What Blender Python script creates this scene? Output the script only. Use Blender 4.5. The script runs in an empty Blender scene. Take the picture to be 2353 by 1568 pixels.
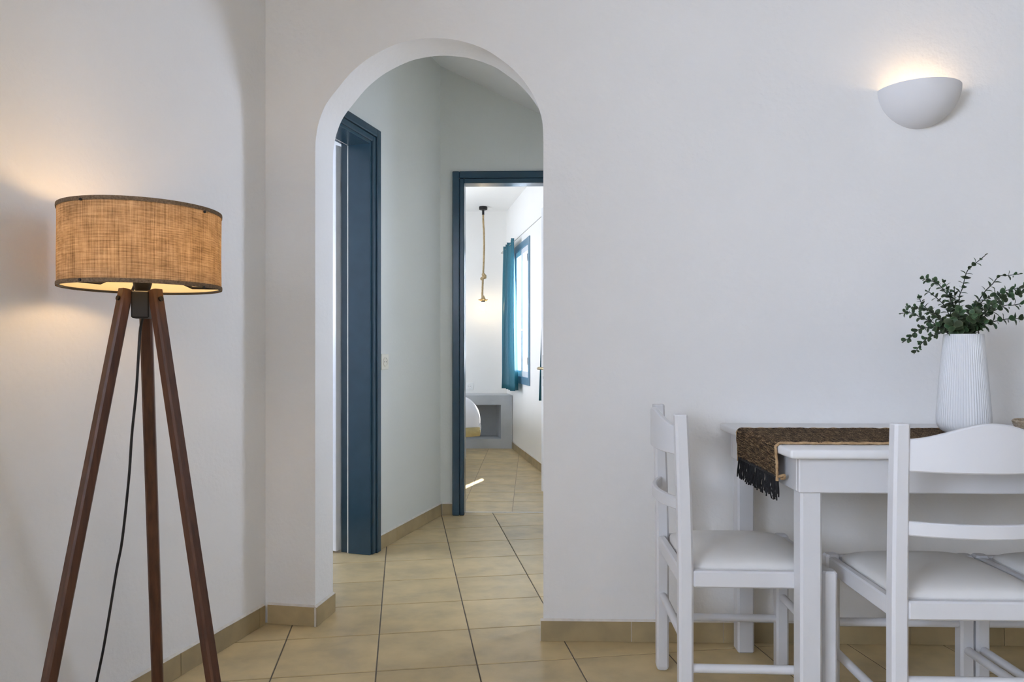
import bpy, bmesh, math, random
from mathutils import Vector, Matrix
random.seed(7)
S = bpy.context.scene
COL = S.collection
PI = math.pi

# ------------------------------------------------------------------ camera
F, HOR, CX = 1660.0, 810.0, 1176.5
YAW = math.radians(1.5)
cy_, sy_ = math.cos(YAW), math.sin(YAW)
cd = bpy.data.cameras.new('camera'); cam = bpy.data.objects.new('camera', cd); COL.objects.link(cam)
cam.location = (0, 0, 1.0); cam.rotation_euler = (PI / 2, 0, YAW)
cd.sensor_fit = 'HORIZONTAL'; cd.sensor_width = 36.0; cd.lens = 36.0 * F / 2353.0
cd.shift_y = (HOR - 784.0) / 2353.0
cd.clip_start = 0.05
S.camera = cam

# ------------------------------------------------------------------ sky, sun, exposure
S.view_settings.view_transform = 'Standard'; S.view_settings.look = 'None'
S.view_settings.exposure = 0.68; S.view_settings.gamma = 1.0
S.view_settings.use_curve_mapping = False
S.cycles.use_denoising = True
S.cycles.max_bounces = 14; S.cycles.diffuse_bounces = 9; S.cycles.transparent_max_bounces = 16
S.cycles.sample_clamp_indirect = 6.0
W = bpy.data.worlds.new('sky'); S.world = W; W.use_nodes = True
bg = W.node_tree.nodes['Background']
bg.inputs[0].default_value = (0.735, 0.812, 1.0, 1); bg.inputs[1].default_value = 21.0

SUN_AZ = Vector((0.3155, 0.949, 0)).normalized(); SUN_EL = math.radians(37.5)
sl = bpy.data.lights.new('sun', 'SUN'); sl.energy = 15.0; sl.angle = math.radians(0.6); sl.color = (1.0, 0.95, 0.86)
so = bpy.data.objects.new('sun', sl); COL.objects.link(so)
sdir = SUN_AZ * math.cos(SUN_EL) + Vector((0, 0, math.sin(SUN_EL)))
so.rotation_euler = sdir.to_track_quat('Z', 'Y').to_euler(); so.location = (2, 9, 6)

def portal(name, loc, rot, sx, sy):
    l = bpy.data.lights.new(name, 'AREA'); l.shape = 'RECTANGLE'; l.size = sx; l.size_y = sy; l.cycles.is_portal = True
    o = bpy.data.objects.new(name, l); COL.objects.link(o); o.location = loc; o.rotation_euler = rot
    return o

# ------------------------------------------------------------------ helpers
def ray(u, v):
    x = (u - CX) / F; z = -(v - HOR) / F
    return Vector((x * cy_ - sy_, x * sy_ + cy_, z))
def aty(u, v, y):
    r = ray(u, v); t = y / r.y
    return Vector((r.x * t, y, 1 + r.z * t))
def atz(u, v, z):
    r = ray(u, v); t = (z - 1) / r.z
    return Vector((r.x * t, r.y * t, z))

def tag(o, label=None, cat=None, group=None, kind=None):
    if label: o['label'] = label
    if cat: o['category'] = cat
    if group: o['group'] = group
    if kind: o['kind'] = kind
    return o
def empty(name, loc=(0, 0, 0), rz=0, label=None, cat=None, group=None, kind=None, parent=None):
    o = bpy.data.objects.new(name, None); COL.objects.link(o)
    o.location = loc; o.rotation_euler = (0, 0, rz); o.empty_display_size = 0.05
    if parent: o.parent = parent
    return tag(o, label, cat, group, kind)

class MB:
    def __init__(s): s.v = []; s.f = []; s.uv = {}
    def add(s, vs, fs):
        n = len(s.v); s.v += [tuple(a) for a in vs]; s.f += [tuple(i + n for i in f) for f in fs]
        return s
    def box(s, x0, x1, y0, y1, z0, z1, bev=0.0, seg=1):
        if bev <= 0:
            return s.add([(x, y, z) for z in (z0, z1) for y in (y0, y1) for x in (x0, x1)],
                         [(0, 2, 3, 1), (4, 5, 7, 6), (0, 1, 5, 4), (2, 6, 7, 3), (0, 4, 6, 2), (1, 3, 7, 5)])
        bm = bmesh.new(); bmesh.ops.create_cube(bm, size=1)
        for w in bm.verts:
            w.co = Vector(((x0 + x1) / 2 + w.co.x * (x1 - x0), (y0 + y1) / 2 + w.co.y * (y1 - y0), (z0 + z1) / 2 + w.co.z * (z1 - z0)))
        bmesh.ops.bevel(bm, geom=bm.edges[:], offset=bev, segments=seg, affect='EDGES', profile=0.5)
        bm.verts.index_update()
        s.add([w.co for w in bm.verts], [[w.index for w in f.verts] for f in bm.faces]); bm.free()
        return s
    def prism(s, poly, z0, z1):
        n = len(poly)
        a = sum(poly[i][0] * poly[(i + 1) % n][1] - poly[(i + 1) % n][0] * poly[i][1] for i in range(n))
        if a < 0: poly = poly[::-1]
        vs = [(p[0], p[1], z0) for p in poly] + [(p[0], p[1], z1) for p in poly]
        fs = [tuple(range(n))[::-1], tuple(range(n, 2 * n))] + [(i, (i + 1) % n, n + (i + 1) % n, n + i) for i in range(n)]
        return s.add(vs, fs)
    def rings(s, rings, cap0=True, cap1=True, closed=True):
        m = len(rings[0]); vs = [p for r in rings for p in r]; fs = []
        for i in range(len(rings) - 1):
            for j in range(m if closed else m - 1):
                k = (j + 1) % m
                fs.append((i * m + j, i * m + k, (i + 1) * m + k, (i + 1) * m + j))
        if cap0: fs.append(tuple(range(m))[::-1])
        if cap1: fs.append(tuple(range((len(rings) - 1) * m, len(rings) * m)))
        return s.add(vs, fs)
    def tube(s, path, r, n=8, cap=True):
        path = [Vector(p) for p in path]; R = r if isinstance(r, (list, tuple)) else [r] * len(path)
        rs = []; up = None
        for i, p in enumerate(path):
            d = (path[min(i + 1, len(path) - 1)] - path[max(i - 1, 0)]).normalized()
            if up is None:
                up = d.orthogonal().normalized()
            else:
                up = (up - d * up.dot(d)); up = up.normalized() if up.length > 1e-6 else d.orthogonal().normalized()
            b = d.cross(up)
            rs.append([p + (up * math.cos(2 * PI * k / n) + b * math.sin(2 * PI * k / n)) * R[i] for k in range(n)])
        return s.rings(rs, cap, cap)
    def lathe(s, prof, n=48, c=(0, 0, 0), cap0=False, cap1=False, a0=0.0, a1=2 * PI):
        full = abs(a1 - a0 - 2 * PI) < 1e-6; m = n if full else n + 1
        rs = [[(c[0] + r * math.cos(a0 + (a1 - a0) * k / n), c[1] + r * math.sin(a0 + (a1 - a0) * k / n), c[2] + z) for k in range(m)] for r, z in prof]
        return s.rings(rs, cap0, cap1, full)
    def build(s, name, mat, parent=None, smooth=False, label=None, cat=None, group=None, kind=None, loc=None, rz=None, sharp=None):
        me = bpy.data.meshes.new(name); me.from_pydata(s.v, [], s.f); me.validate(); me.update()
        bm = bmesh.new(); bm.from_mesh(me); bmesh.ops.recalc_face_normals(bm, faces=bm.faces[:]); bm.to_mesh(me); bm.free()
        if smooth:
            me.polygons.foreach_set('use_smooth', [True] * len(me.polygons))
            me.set_sharp_from_angle(angle=math.radians(sharp or 35))
        if mat: me.materials.append(mat)
        return link(name, me, parent, label, cat, group, kind, loc, rz)
def link(name, me, parent=None, label=None, cat=None, group=None, kind=None, loc=None, rz=None):
    o = bpy.data.objects.new(name, me); COL.objects.link(o)
    if parent: o.parent = parent
    if loc is not None: o.location = loc
    if rz is not None: o.rotation_euler = (0, 0, rz)
    return tag(o, label, cat, group, kind)

def catmull(pts, n=8):
    pts = [Vector(p) for p in pts]; out = []
    for i in range(len(pts) - 1):
        p0 = pts[max(i - 1, 0)]; p1 = pts[i]; p2 = pts[i + 1]; p3 = pts[min(i + 2, len(pts) - 1)]
        for k in range(n):
            t = k / n
            out.append(0.5 * ((2 * p1) + (p2 - p0) * t + (2 * p0 - 5 * p1 + 4 * p2 - p3) * t * t + (3 * p1 - p0 - 3 * p2 + p3) * t ** 3))
    out.append(pts[-1]); return out

def copy_tree(o, parent=None):
    c = o.copy(); COL.objects.link(c); c.parent = parent
    for ch in [k for k in o.children]: copy_tree(ch, c)
    return c

# ------------------------------------------------------------------ materials
def newmat(name):
    m = bpy.data.materials.new(name); m.use_nodes = True
    nt = m.node_tree; return m, nt, nt.nodes['Principled BSDF']
def node(nt, t, **kw):
    n = nt.nodes.new(t)
    for k, v in kw.items():
        if isinstance(k, str) and hasattr(n, k): setattr(n, k, v)
    return n
def simple(name, col, rough=0.5, metal=0.0, var=0.0, scale=6.0, bump=0.0, bscale=150.0, col2=None, spec=0.5, stretch=(1, 1, 1), coat=0.0):
    m, nt, b = newmat(name)
    b.inputs['Base Color'].default_value = (*col, 1); b.inputs['Roughness'].default_value = rough
    b.inputs['Metallic'].default_value = metal; b.inputs['Specular IOR Level'].default_value = spec
    if coat: b.inputs['Coat Weight'].default_value = coat; b.inputs['Coat Roughness'].default_value = 0.12
    tc = node(nt, 'ShaderNodeTexCoord'); mp = node(nt, 'ShaderNodeMapping'); mp.inputs['Scale'].default_value = stretch
    nt.links.new(tc.outputs['Object'], mp.inputs[0])
    if var or col2:
        nz = node(nt, 'ShaderNodeTexNoise'); nz.inputs['Scale'].default_value = scale; nz.inputs['Detail'].default_value = 6
        rp = node(nt, 'ShaderNodeValToRGB'); rp.color_ramp.elements[0].position = 0.3; rp.color_ramp.elements[1].position = 0.7
        c2 = col2 or tuple(min(1, c * (1 + var)) for c in col); c1 = col if col2 else tuple(c * (1 - var) for c in col)
        rp.color_ramp.elements[0].color = (*c1, 1); rp.color_ramp.elements[1].color = (*c2, 1)
        nt.links.new(mp.outputs[0], nz.inputs['Vector']); nt.links.new(nz.outputs['Fac'], rp.inputs[0]); nt.links.new(rp.outputs[0], b.inputs['Base Color'])
    if bump:
        nb = node(nt, 'ShaderNodeTexNoise'); nb.inputs['Scale'].default_value = bscale; nb.inputs['Detail'].default_value = 5
        bp = node(nt, 'ShaderNodeBump'); bp.inputs['Strength'].default_value = bump; bp.inputs['Distance'].default_value = 0.004
        nt.links.new(mp.outputs[0], nb.inputs['Vector']); nt.links.new(nb.outputs['Fac'], bp.inputs['Height']); nt.links.new(bp.outputs[0], b.inputs['Normal'])
    return m
def emit(name, col, strength):
    m, nt, b = newmat(name)
    b.inputs['Base Color'].default_value = (*col, 1); b.inputs['Emission Color'].default_value = (*col, 1); b.inputs['Emission Strength'].default_value = strength
    return m

M = {}
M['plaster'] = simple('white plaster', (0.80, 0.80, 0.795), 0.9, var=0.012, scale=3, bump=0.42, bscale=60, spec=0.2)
M['hallplaster'] = simple('greyish dimmed hall plaster', (0.635, 0.655, 0.62), 0.9, var=0.012, scale=3, bump=0.2, bscale=70, spec=0.2)  # greyer than the other plaster; the hall's dimness is put into this colour
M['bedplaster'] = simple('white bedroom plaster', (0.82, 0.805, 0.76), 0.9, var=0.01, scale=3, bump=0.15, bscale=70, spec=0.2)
M['pine'] = simple('limewashed pine boards', (0.58, 0.555, 0.53), 0.6, col2=(0.63, 0.605, 0.58), scale=5, stretch=(1, 12, 1))
M['panel'] = simple('pale grey panelling', (0.84, 0.845, 0.85), 0.55, col2=(0.87, 0.875, 0.88), scale=5, stretch=(9, 9, 0.6))
M['absorber'] = simple('dark bounce absorber', (0.10, 0.075, 0.055), 0.5, col2=(0.14, 0.105, 0.08), scale=5, stretch=(9, 9, 0.6))  # for the added dark panels that soak up low bounce light
M['grout'] = simple('tile grout', (0.12, 0.10, 0.075), 0.9, var=0.2, scale=30)
M['whitegrout'] = simple('skirting grout', (0.62, 0.59, 0.54), 0.9, var=0.1, scale=40)
M['blue'] = simple('blue gloss paint', (0.021, 0.056, 0.084), 0.24, var=0.06, scale=14, bump=0.03, bscale=60)
M['whitepaint'] = simple('white satin paint', (0.80, 0.81, 0.83), 0.32, var=0.015, scale=9, bump=0.02, bscale=50, coat=0.15)
M['chairpaint'] = simple('white lacquered wood', (0.64, 0.645, 0.665), 0.34, var=0.018, scale=7, bump=0.03, bscale=30, stretch=(1, 1, 0.2), coat=0.1)
M['tablepaint'] = simple('white painted table top', (0.72, 0.725, 0.735), 0.36, var=0.02, scale=7)
M['cushion'] = simple('off white vinyl', (0.68, 0.67, 0.65), 0.42, var=0.03, scale=9, bump=0.05, bscale=260)
M['seal'] = simple('white rubber seal', (0.78, 0.77, 0.70), 0.6)
M['litblue'] = simple('blue window paint with daylight in its colour', (0.13, 0.235, 0.32), 0.3, var=0.05, scale=14)  # frame blue lightened: the bright bedroom light is put into the colour
M['bedgrout'] = simple('pale grout', (0.40, 0.33, 0.24), 0.9, var=0.1, scale=30)
M['steel'] = simple('brushed steel', (0.55, 0.54, 0.50), 0.32, metal=1.0)
M['brass'] = simple('aged brass', (0.42, 0.33, 0.18), 0.3, metal=1.0)
M['black'] = simple('black metal', (0.010, 0.009, 0.008), 0.6, var=0.1, scale=30)
M['cable'] = simple('black cable', (0.012, 0.012, 0.016), 0.4)
M['walnut'] = simple('dark walnut', (0.050, 0.019, 0.0095), 0.42, col2=(0.11, 0.042, 0.02), scale=16, stretch=(6, 6, 0.5), bump=0.05, bscale=60)
M['concrete'] = simple('grey screed', (0.43, 0.455, 0.475), 0.7, col2=(0.53, 0.55, 0.565), scale=4, bump=0.08, bscale=40)
M['plaster_lamp'] = simple('matt white ceramic', (0.72, 0.72, 0.735), 0.75, bump=0.03, bscale=200)
M['vase'] = simple('white ceramic', (0.66, 0.67, 0.68), 0.5, bump=0.02, bscale=120)
M['plastic'] = simple('ivory plastic', (0.72, 0.70, 0.60), 0.4)
M['whiteplastic'] = simple('white plastic', (0.80, 0.80, 0.77), 0.35)
M['hole'] = simple('dark socket hole', (0.02, 0.02, 0.02), 0.6)
M['duvet'] = simple('white cotton', (0.84, 0.84, 0.87), 0.9, bump=0.12, bscale=25)
M['hem'] = simple('ochre cotton hem', (0.52, 0.42, 0.20), 0.9, var=0.1, scale=30, bump=0.08, bscale=60)
M['jute'] = simple('jute cord', (0.27, 0.165, 0.075), 0.9, col2=(0.46, 0.31, 0.17), scale=90, bump=0.5, bscale=240)
M['fringe'] = simple('black yarn', (0.008, 0.008, 0.009), 0.95, bump=0.4, bscale=300)
M['rope'] = simple('hemp rope', (0.36, 0.25, 0.12), 0.9, col2=(0.55, 0.41, 0.22), scale=60, bump=0.4, bscale=200)
M['stem'] = simple('dark twig', (0.022, 0.026, 0.02), 0.7, var=0.2, scale=60)
M['trim'] = simple('burlap trim', (0.12, 0.078, 0.045), 0.95, col2=(0.26, 0.175, 0.105), scale=260, bump=0.5, bscale=420)
M['bulb_warm'] = emit('warm lit sconce bulb', (1.0, 0.68, 0.33), 26.0)
M['bulb_lamp'] = emit('warm lit lamp bulb', (1.0, 0.64, 0.29), 38.0)
M['bulb_pendant'] = emit('lit filament bulb', (1.0, 0.78, 0.46), 28.0)
M['coil'] = simple('woven seagrass', (0.30, 0.22, 0.13), 0.9, col2=(0.58, 0.50, 0.40), scale=110, bump=0.5, bscale=200)

def m_tile(name='beige stoneware tile', dark=1.0):
    m, nt, b = newmat(name)
    tc = node(nt, 'ShaderNodeTexCoord'); oi = node(nt, 'ShaderNodeObjectInfo')
    ad = node(nt, 'ShaderNodeVectorMath', operation='ADD'); ml = node(nt, 'ShaderNodeVectorMath', operation='SCALE'); ml.inputs['Scale'].default_value = 37.0
    cb = node(nt, 'ShaderNodeCombineXYZ'); nt.links.new(oi.outputs['Random'], cb.inputs[0]); nt.links.new(oi.outputs['Random'], cb.inputs[1])
    nt.links.new(cb.outputs[0], ml.inputs[0]); nt.links.new(tc.outputs['Object'], ad.inputs[0]); nt.links.new(ml.outputs[0], ad.inputs[1])
    mp = node(nt, 'ShaderNodeMapping'); mp.inputs['Scale'].default_value = (1, 1.15, 1); nt.links.new(ad.outputs[0], mp.inputs[0])
    n1 = node(nt, 'ShaderNodeTexNoise'); n1.inputs['Scale'].default_value = 6.5; n1.inputs['Detail'].default_value = 7; n1.inputs['Roughness'].default_value = 0.55
    n1.inputs['Distortion'].default_value = 0.15
    nt.links.new(mp.outputs[0], n1.inputs['Vector'])
    r = node(nt, 'ShaderNodeValToRGB'); e = r.color_ramp.elements
    e[0].position = 0.34; e[0].color = (0.40, 0.315, 0.175, 1); e[1].position = 0.66; e[1].color = (0.56, 0.43, 0.228, 1)
    k = r.color_ramp.elements.new(0.5); k.color = (0.49, 0.38, 0.203, 1)
    nt.links.new(n1.outputs['Fac'], r.inputs[0])
    hs = node(nt, 'ShaderNodeHueSaturation'); mr = node(nt, 'ShaderNodeMapRange'); mr.inputs[3].default_value = 0.93 * dark; mr.inputs[4].default_value = 1.07 * dark
    nt.links.new(oi.outputs['Random'], mr.inputs[0]); nt.links.new(mr.outputs[0], hs.inputs['Value']); nt.links.new(r.outputs[0], hs.inputs['Color'])
    nt.links.new(hs.outputs[0], b.inputs['Base Color'])
    n2 = node(nt, 'ShaderNodeTexNoise'); n2.inputs['Scale'].default_value = 18; nt.links.new(ad.outputs[0], n2.inputs['Vector'])
    m2 = node(nt, 'ShaderNodeMapRange'); m2.inputs[3].default_value = 0.30; m2.inputs[4].default_value = 0.48; nt.links.new(n2.outputs['Fac'], m2.inputs[0]); nt.links.new(m2.outputs[0], b.inputs['Roughness'])
    n3 = node(nt, 'ShaderNodeTexNoise'); n3.inputs['Scale'].default_value = 240; nt.links.new(ad.outputs[0], n3.inputs['Vector'])
    bp = node(nt, 'ShaderNodeBump'); bp.inputs['Strength'].default_value = 0.08; bp.inputs['Distance'].default_value = 0.002
    nt.links.new(n3.outputs['Fac'], bp.inputs['Height']); nt.links.new(bp.outputs[0], b.inputs['Normal'])
    return m
M['tile'] = m_tile()
M['skirt'] = m_tile('brownish stoneware skirting', 0.72)

def m_pane():
    m, nt, b = newmat('window glass'); nt.nodes.remove(b)
    out = nt.nodes['Material Output']; tr = node(nt, 'ShaderNodeBsdfTransparent'); gl = node(nt, 'ShaderNodeBsdfGlossy'); gl.inputs['Roughness'].default_value = 0.02
    lw = node(nt, 'ShaderNodeLayerWeight'); lw.inputs[0].default_value = 0.5; pw = node(nt, 'ShaderNodeMath', operation='POWER'); pw.inputs[1].default_value = 5
    nt.links.new(lw.outputs['Facing'], pw.inputs[0]); fr = node(nt, 'ShaderNodeMath', operation='MULTIPLY_ADD'); fr.inputs[1].default_value = 0.8; fr.inputs[2].default_value = 0.03; nt.links.new(pw.outputs[0], fr.inputs[0]); mx = node(nt, 'ShaderNodeMixShader')
    tr.inputs[0].default_value = (0.97, 0.98, 0.98, 1)
    nt.links.new(fr.outputs[0], mx.inputs[0]); nt.links.new(tr.outputs[0], mx.inputs[1]); nt.links.new(gl.outputs[0], mx.inputs[2]); nt.links.new(mx.outputs[0], out.inputs[0])
    return m
M['pane'] = m_pane()

def m_cloth(name, c1, c2, transl, rough=0.6, sheen=0.0):
    m, nt, b = newmat(name); out = nt.nodes['Material Output']
    tc = node(nt, 'ShaderNodeTexCoord'); nz = node(nt, 'ShaderNodeTexNoise'); nz.inputs['Scale'].default_value = 40
    nt.links.new(tc.outputs['Object'], nz.inputs['Vector']); mx = node(nt, 'ShaderNodeMix', data_type='RGBA')
    mx.inputs[6].default_value = (*c1, 1); mx.inputs[7].default_value = (*c2, 1); nt.links.new(nz.outputs['Fac'], mx.inputs[0])
    nt.links.new(mx.outputs[2], b.inputs['Base Color']); b.inputs['Roughness'].default_value = rough
    tl = node(nt, 'ShaderNodeBsdfTranslucent'); nt.links.new(mx.outputs[2], tl.inputs[0])
    ms = node(nt, 'ShaderNodeMixShader'); ms.inputs[0].default_value = transl
    nt.links.new(b.outputs[0], ms.inputs[1]); nt.links.new(tl.outputs[0], ms.inputs[2]); nt.links.new(ms.outputs[0], out.inputs[0])
    return m
M['curtain'] = m_cloth('teal satin curtain', (0.035, 0.17, 0.225), (0.05, 0.21, 0.27), 0.42, rough=0.35)
M['lining'] = m_cloth('cream shade lining', (0.92, 0.86, 0.70), (0.94, 0.88, 0.74), 0.5, rough=0.8)

def m_burlap():
    m, nt, b = newmat('burlap weave'); nt.nodes.remove(b); out = nt.nodes['Material Output']
    uv = node(nt, 'ShaderNodeUVMap'); uv.uv_map = 'UVMap'
    sp = node(nt, 'ShaderNodeSeparateXYZ'); nt.links.new(uv.outputs[0], sp.inputs[0])
    def mp(sx, sy_):
        k = node(nt, 'ShaderNodeMapping'); k.inputs['Scale'].default_value = (sx, sy_, 1); nt.links.new(uv.outputs[0], k.inputs[0]); return k
    def noise(sx, sy_, det=3):
        k = mp(sx, sy_); n = node(nt, 'ShaderNodeTexNoise'); n.inputs['Scale'].default_value = 1; n.inputs['Detail'].default_value = det; nt.links.new(k.outputs[0], n.inputs['Vector']); return n.outputs['Fac']
    def math_(op, a, c=None):
        n = node(nt, 'ShaderNodeMath', operation=op)
        for i, q in enumerate((a, c)):
            if q is None: continue
            if isinstance(q, (int, float)): n.inputs[i].default_value = q
            else: nt.links.new(q, n.inputs[i])
        return n.outputs[0]
    P = 2 * PI / 0.0026
    wu = math_('MULTIPLY_ADD', math_('SINE', math_('MULTIPLY', sp.outputs[0], P)), 0.5); nt.nodes[-1].inputs[2].default_value = 0.5
    wv = math_('MULTIPLY_ADD', math_('SINE', math_('MULTIPLY', sp.outputs[1], P)), 0.5); nt.nodes[-1].inputs[2].default_value = 0.5
    gap = math_('MULTIPLY', wu, wv)
    vth = noise(380, 9); hth = noise(9, 380); cloud = noise(28, 28, 4); sl = noise(60, 900, 2); sv = noise(900, 40, 2)
    thr = math_('ADD', math_('ADD', vth, hth), math_('MULTIPLY', cloud, 0.9))
    d = math_('ADD', math_('MULTIPLY', thr, 0.55), math_('MULTIPLY', gap, 0.55))
    d = math_('ADD', d, math_('MULTIPLY', math_('ADD', sl, sv), 0.22))
    rp = node(nt, 'ShaderNodeValToRGB'); e = rp.color_ramp.elements
    e[0].position = 0.72; e[0].color = (0.09, 0.056, 0.034, 1); e[1].position = 1.28 if False else 1.0; e[1].color = (0.64, 0.49, 0.35, 1)
    sc = math_('MULTIPLY', d, 0.80); nt.links.new(sc, rp.inputs[0])
    e[0].position = 0.62
    k = e.new(0.86); k.color = (0.33, 0.228, 0.148, 1)
    df = node(nt, 'ShaderNodeBsdfDiffuse'); tl = node(nt, 'ShaderNodeBsdfTranslucent')
    nt.links.new(rp.outputs[0], df.inputs[0]); nt.links.new(rp.outputs[0], tl.inputs[0])
    bp = node(nt, 'ShaderNodeBump'); bp.inputs['Strength'].default_value = 0.4; bp.inputs['Distance'].default_value = 0.001
    nt.links.new(gap, bp.inputs['Height']); nt.links.new(bp.outputs[0], df.inputs['Normal'])
    ms = node(nt, 'ShaderNodeMixShader'); ms.inputs[0].default_value = 0.55
    nt.links.new(df.outputs[0], ms.inputs[1]); nt.links.new(tl.outputs[0], ms.inputs[2]); nt.links.new(ms.outputs[0], out.inputs[0])
    return m
M['burlap'] = m_burlap()

def m_runner():
    m, nt, b = newmat('woven dark jute'); uv = node(nt, 'ShaderNodeUVMap'); uv.uv_map = 'UVMap'
    def noise(sx, sy_, det=4):
        k = node(nt, 'ShaderNodeMapping'); k.inputs['Scale'].default_value = (sx, sy_, 1); nt.links.new(uv.outputs[0], k.inputs[0])
        n = node(nt, 'ShaderNodeTexNoise'); n.inputs['Scale'].default_value = 1; n.inputs['Detail'].default_value = det; nt.links.new(k.outputs[0], n.inputs['Vector']); return n.outputs['Fac']
    rp = node(nt, 'ShaderNodeValToRGB'); e = rp.color_ramp.elements
    e[0].position = 0.40; e[0].color = (0.010, 0.008, 0.007, 1); e[1].position = 0.66; e[1].color = (0.46, 0.31, 0.17, 1)
    k = e.new(0.53); k.color = (0.10, 0.062, 0.033, 1)
    a = noise(260, 22); c = noise(620, 160, 2)
    ad = node(nt, 'ShaderNodeMath', operation='MULTIPLY_ADD'); nt.links.new(c, ad.inputs[0]); ad.inputs[1].default_value = 0.55
    mu = node(nt, 'ShaderNodeMath', operation='MULTIPLY'); nt.links.new(a, mu.inputs[0]); mu.inputs[1].default_value = 0.48; nt.links.new(mu.outputs[0], ad.inputs[2])
    nt.links.new(ad.outputs[0], rp.inputs[0]); nt.links.new(rp.outputs[0], b.inputs['Base Color']); b.inputs['Roughness'].default_value = 0.95
    b.inputs['Specular IOR Level'].default_value = 0.1
    bp = node(nt, 'ShaderNodeBump'); bp.inputs['Strength'].default_value = 1.0; bp.inputs['Distance'].default_value = 0.004
    sp = node(nt, 'ShaderNodeSeparateXYZ'); nt.links.new(uv.outputs[0], sp.inputs[0])
    sm = node(nt, 'ShaderNodeMath', operation='MULTIPLY'); sm.inputs[1].default_value = 2 * PI / 0.0055; nt.links.new(sp.outputs[0], sm.inputs[0])
    sn = node(nt, 'ShaderNodeMath', operation='SINE'); nt.links.new(sm.outputs[0], sn.inputs[0])
    s2 = node(nt, 'ShaderNodeMath', operation='MULTIPLY_ADD'); nt.links.new(sn.outputs[0], s2.inputs[0]); s2.inputs[1].default_value = 0.35; nt.links.new(c, s2.inputs[2])
    nt.links.new(s2.outputs[0], bp.inputs['Height']); nt.links.new(bp.outputs[0], b.inputs['Normal'])
    return m
M['runner'] = m_runner()

def m_leaf():
    m, nt, b = newmat('eucalyptus leaf'); uv = node(nt, 'ShaderNodeUVMap'); uv.uv_map = 'UVMap'
    sp = node(nt, 'ShaderNodeSeparateXYZ'); nt.links.new(uv.outputs[0], sp.inputs[0]); oi = node(nt, 'ShaderNodeObjectInfo')
    rp = node(nt, 'ShaderNodeValToRGB'); e = rp.color_ramp.elements
    e[0].position = 0.0; e[0].color = (0.028, 0.053, 0.020, 1); e[1].position = 1.0; e[1].color = (0.16, 0.21, 0.10, 1)
    k = e.new(0.72); k.color = (0.040, 0.072, 0.028, 1)
    nt.links.new(sp.outputs[0], rp.inputs[0])
    hs = node(nt, 'ShaderNodeHueSaturation'); mr = node(nt, 'ShaderNodeMapRange'); mr.inputs[3].default_value = 0.6; mr.inputs[4].default_value = 1.25
    nt.links.new(oi.outputs['Random'], mr.inputs[0]); nt.links.new(mr.outputs[0], hs.inputs['Value'])
    mh = node(nt, 'ShaderNodeMapRange'); mh.inputs[3].default_value = 0.47; mh.inputs[4].default_value = 0.54; nt.links.new(oi.outputs['Random'], mh.inputs[0]); nt.links.new(mh.outputs[0], hs.inputs['Hue'])
    nt.links.new(rp.outputs[0], hs.inputs['Color']); nt.links.new(hs.outputs[0], b.inputs['Base Color']); b.inputs['Roughness'].default_value = 0.55
    return m
M['leaf'] = m_leaf()
def m_glass():
    m, nt, b = newmat('clear glass'); b.inputs['Transmission Weight'].default_value = 1.0; b.inputs['Roughness'].default_value = 0.02; b.inputs['IOR'].default_value = 1.45
    b.inputs['Base Color'].default_value = (0.94, 0.98, 0.96, 1); return m
M['glass'] = m_glass()

# ------------------------------------------------------------------ the floor
YT = 4.51                                   # threshold between hall and bedroom
def clip(poly, a, b, c):                    # keep a*x + b*y <= c
    out = []
    for i in range(len(poly)):
        p, q = poly[i], poly[(i + 1) % len(poly)]
        dp, dq = a * p[0] + b * p[1] - c, a * q[0] + b * q[1] - c
        if dp <= 0: out.append(p)
        if dp * dq < 0:
            t = dp / (dp - dq); out.append((p[0] + (q[0] - p[0]) * t, p[1] + (q[1] - p[1]) * t))
    return out
def tile_geo(poly, g=0.0023, ch=0.0018, th=0.010):
    n = len(poly)
    if sum(poly[i][0] * poly[(i + 1) % n][1] - poly[(i + 1) % n][0] * poly[i][1] for i in range(n)) < 0: poly = poly[::-1]
    def inset(d):
        res = []
        for i in range(n):
            p0, p1, p2 = Vector(poly[i - 1]), Vector(poly[i]), Vector(poly[(i + 1) % n])
            e1 = (p1 - p0).normalized(); e2 = (p2 - p1).normalized(); n1 = Vector((-e1.y, e1.x)); n2 = Vector((-e2.y, e2.x))
            k = 1 + n1.dot(n2)
            res.append(p1 + (n1 + n2) * (d / max(k, 0.3)))
        return res
    a, b = inset(g), inset(g + ch)
    vs = [(p.x, p.y, -th) for p in a] + [(p.x, p.y, -ch * 0.6) for p in a] + [(p.x, p.y, 0) for p in b]
    fs = [(i, (i + 1) % n, n + (i + 1) % n, n + i) for i in range(n)] + [(n + i, n + (i + 1) % n, 2 * n + (i + 1) % n, 2 * n + i) for i in range(n)] + [tuple(range(2 * n, 3 * n))]
    return vs, fs
def area2(p): return abs(sum(p[i][0] * p[(i + 1) % len(p)][1] - p[(i + 1) % len(p)][0] * p[i][1] for i in range(len(p)))) / 2

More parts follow.
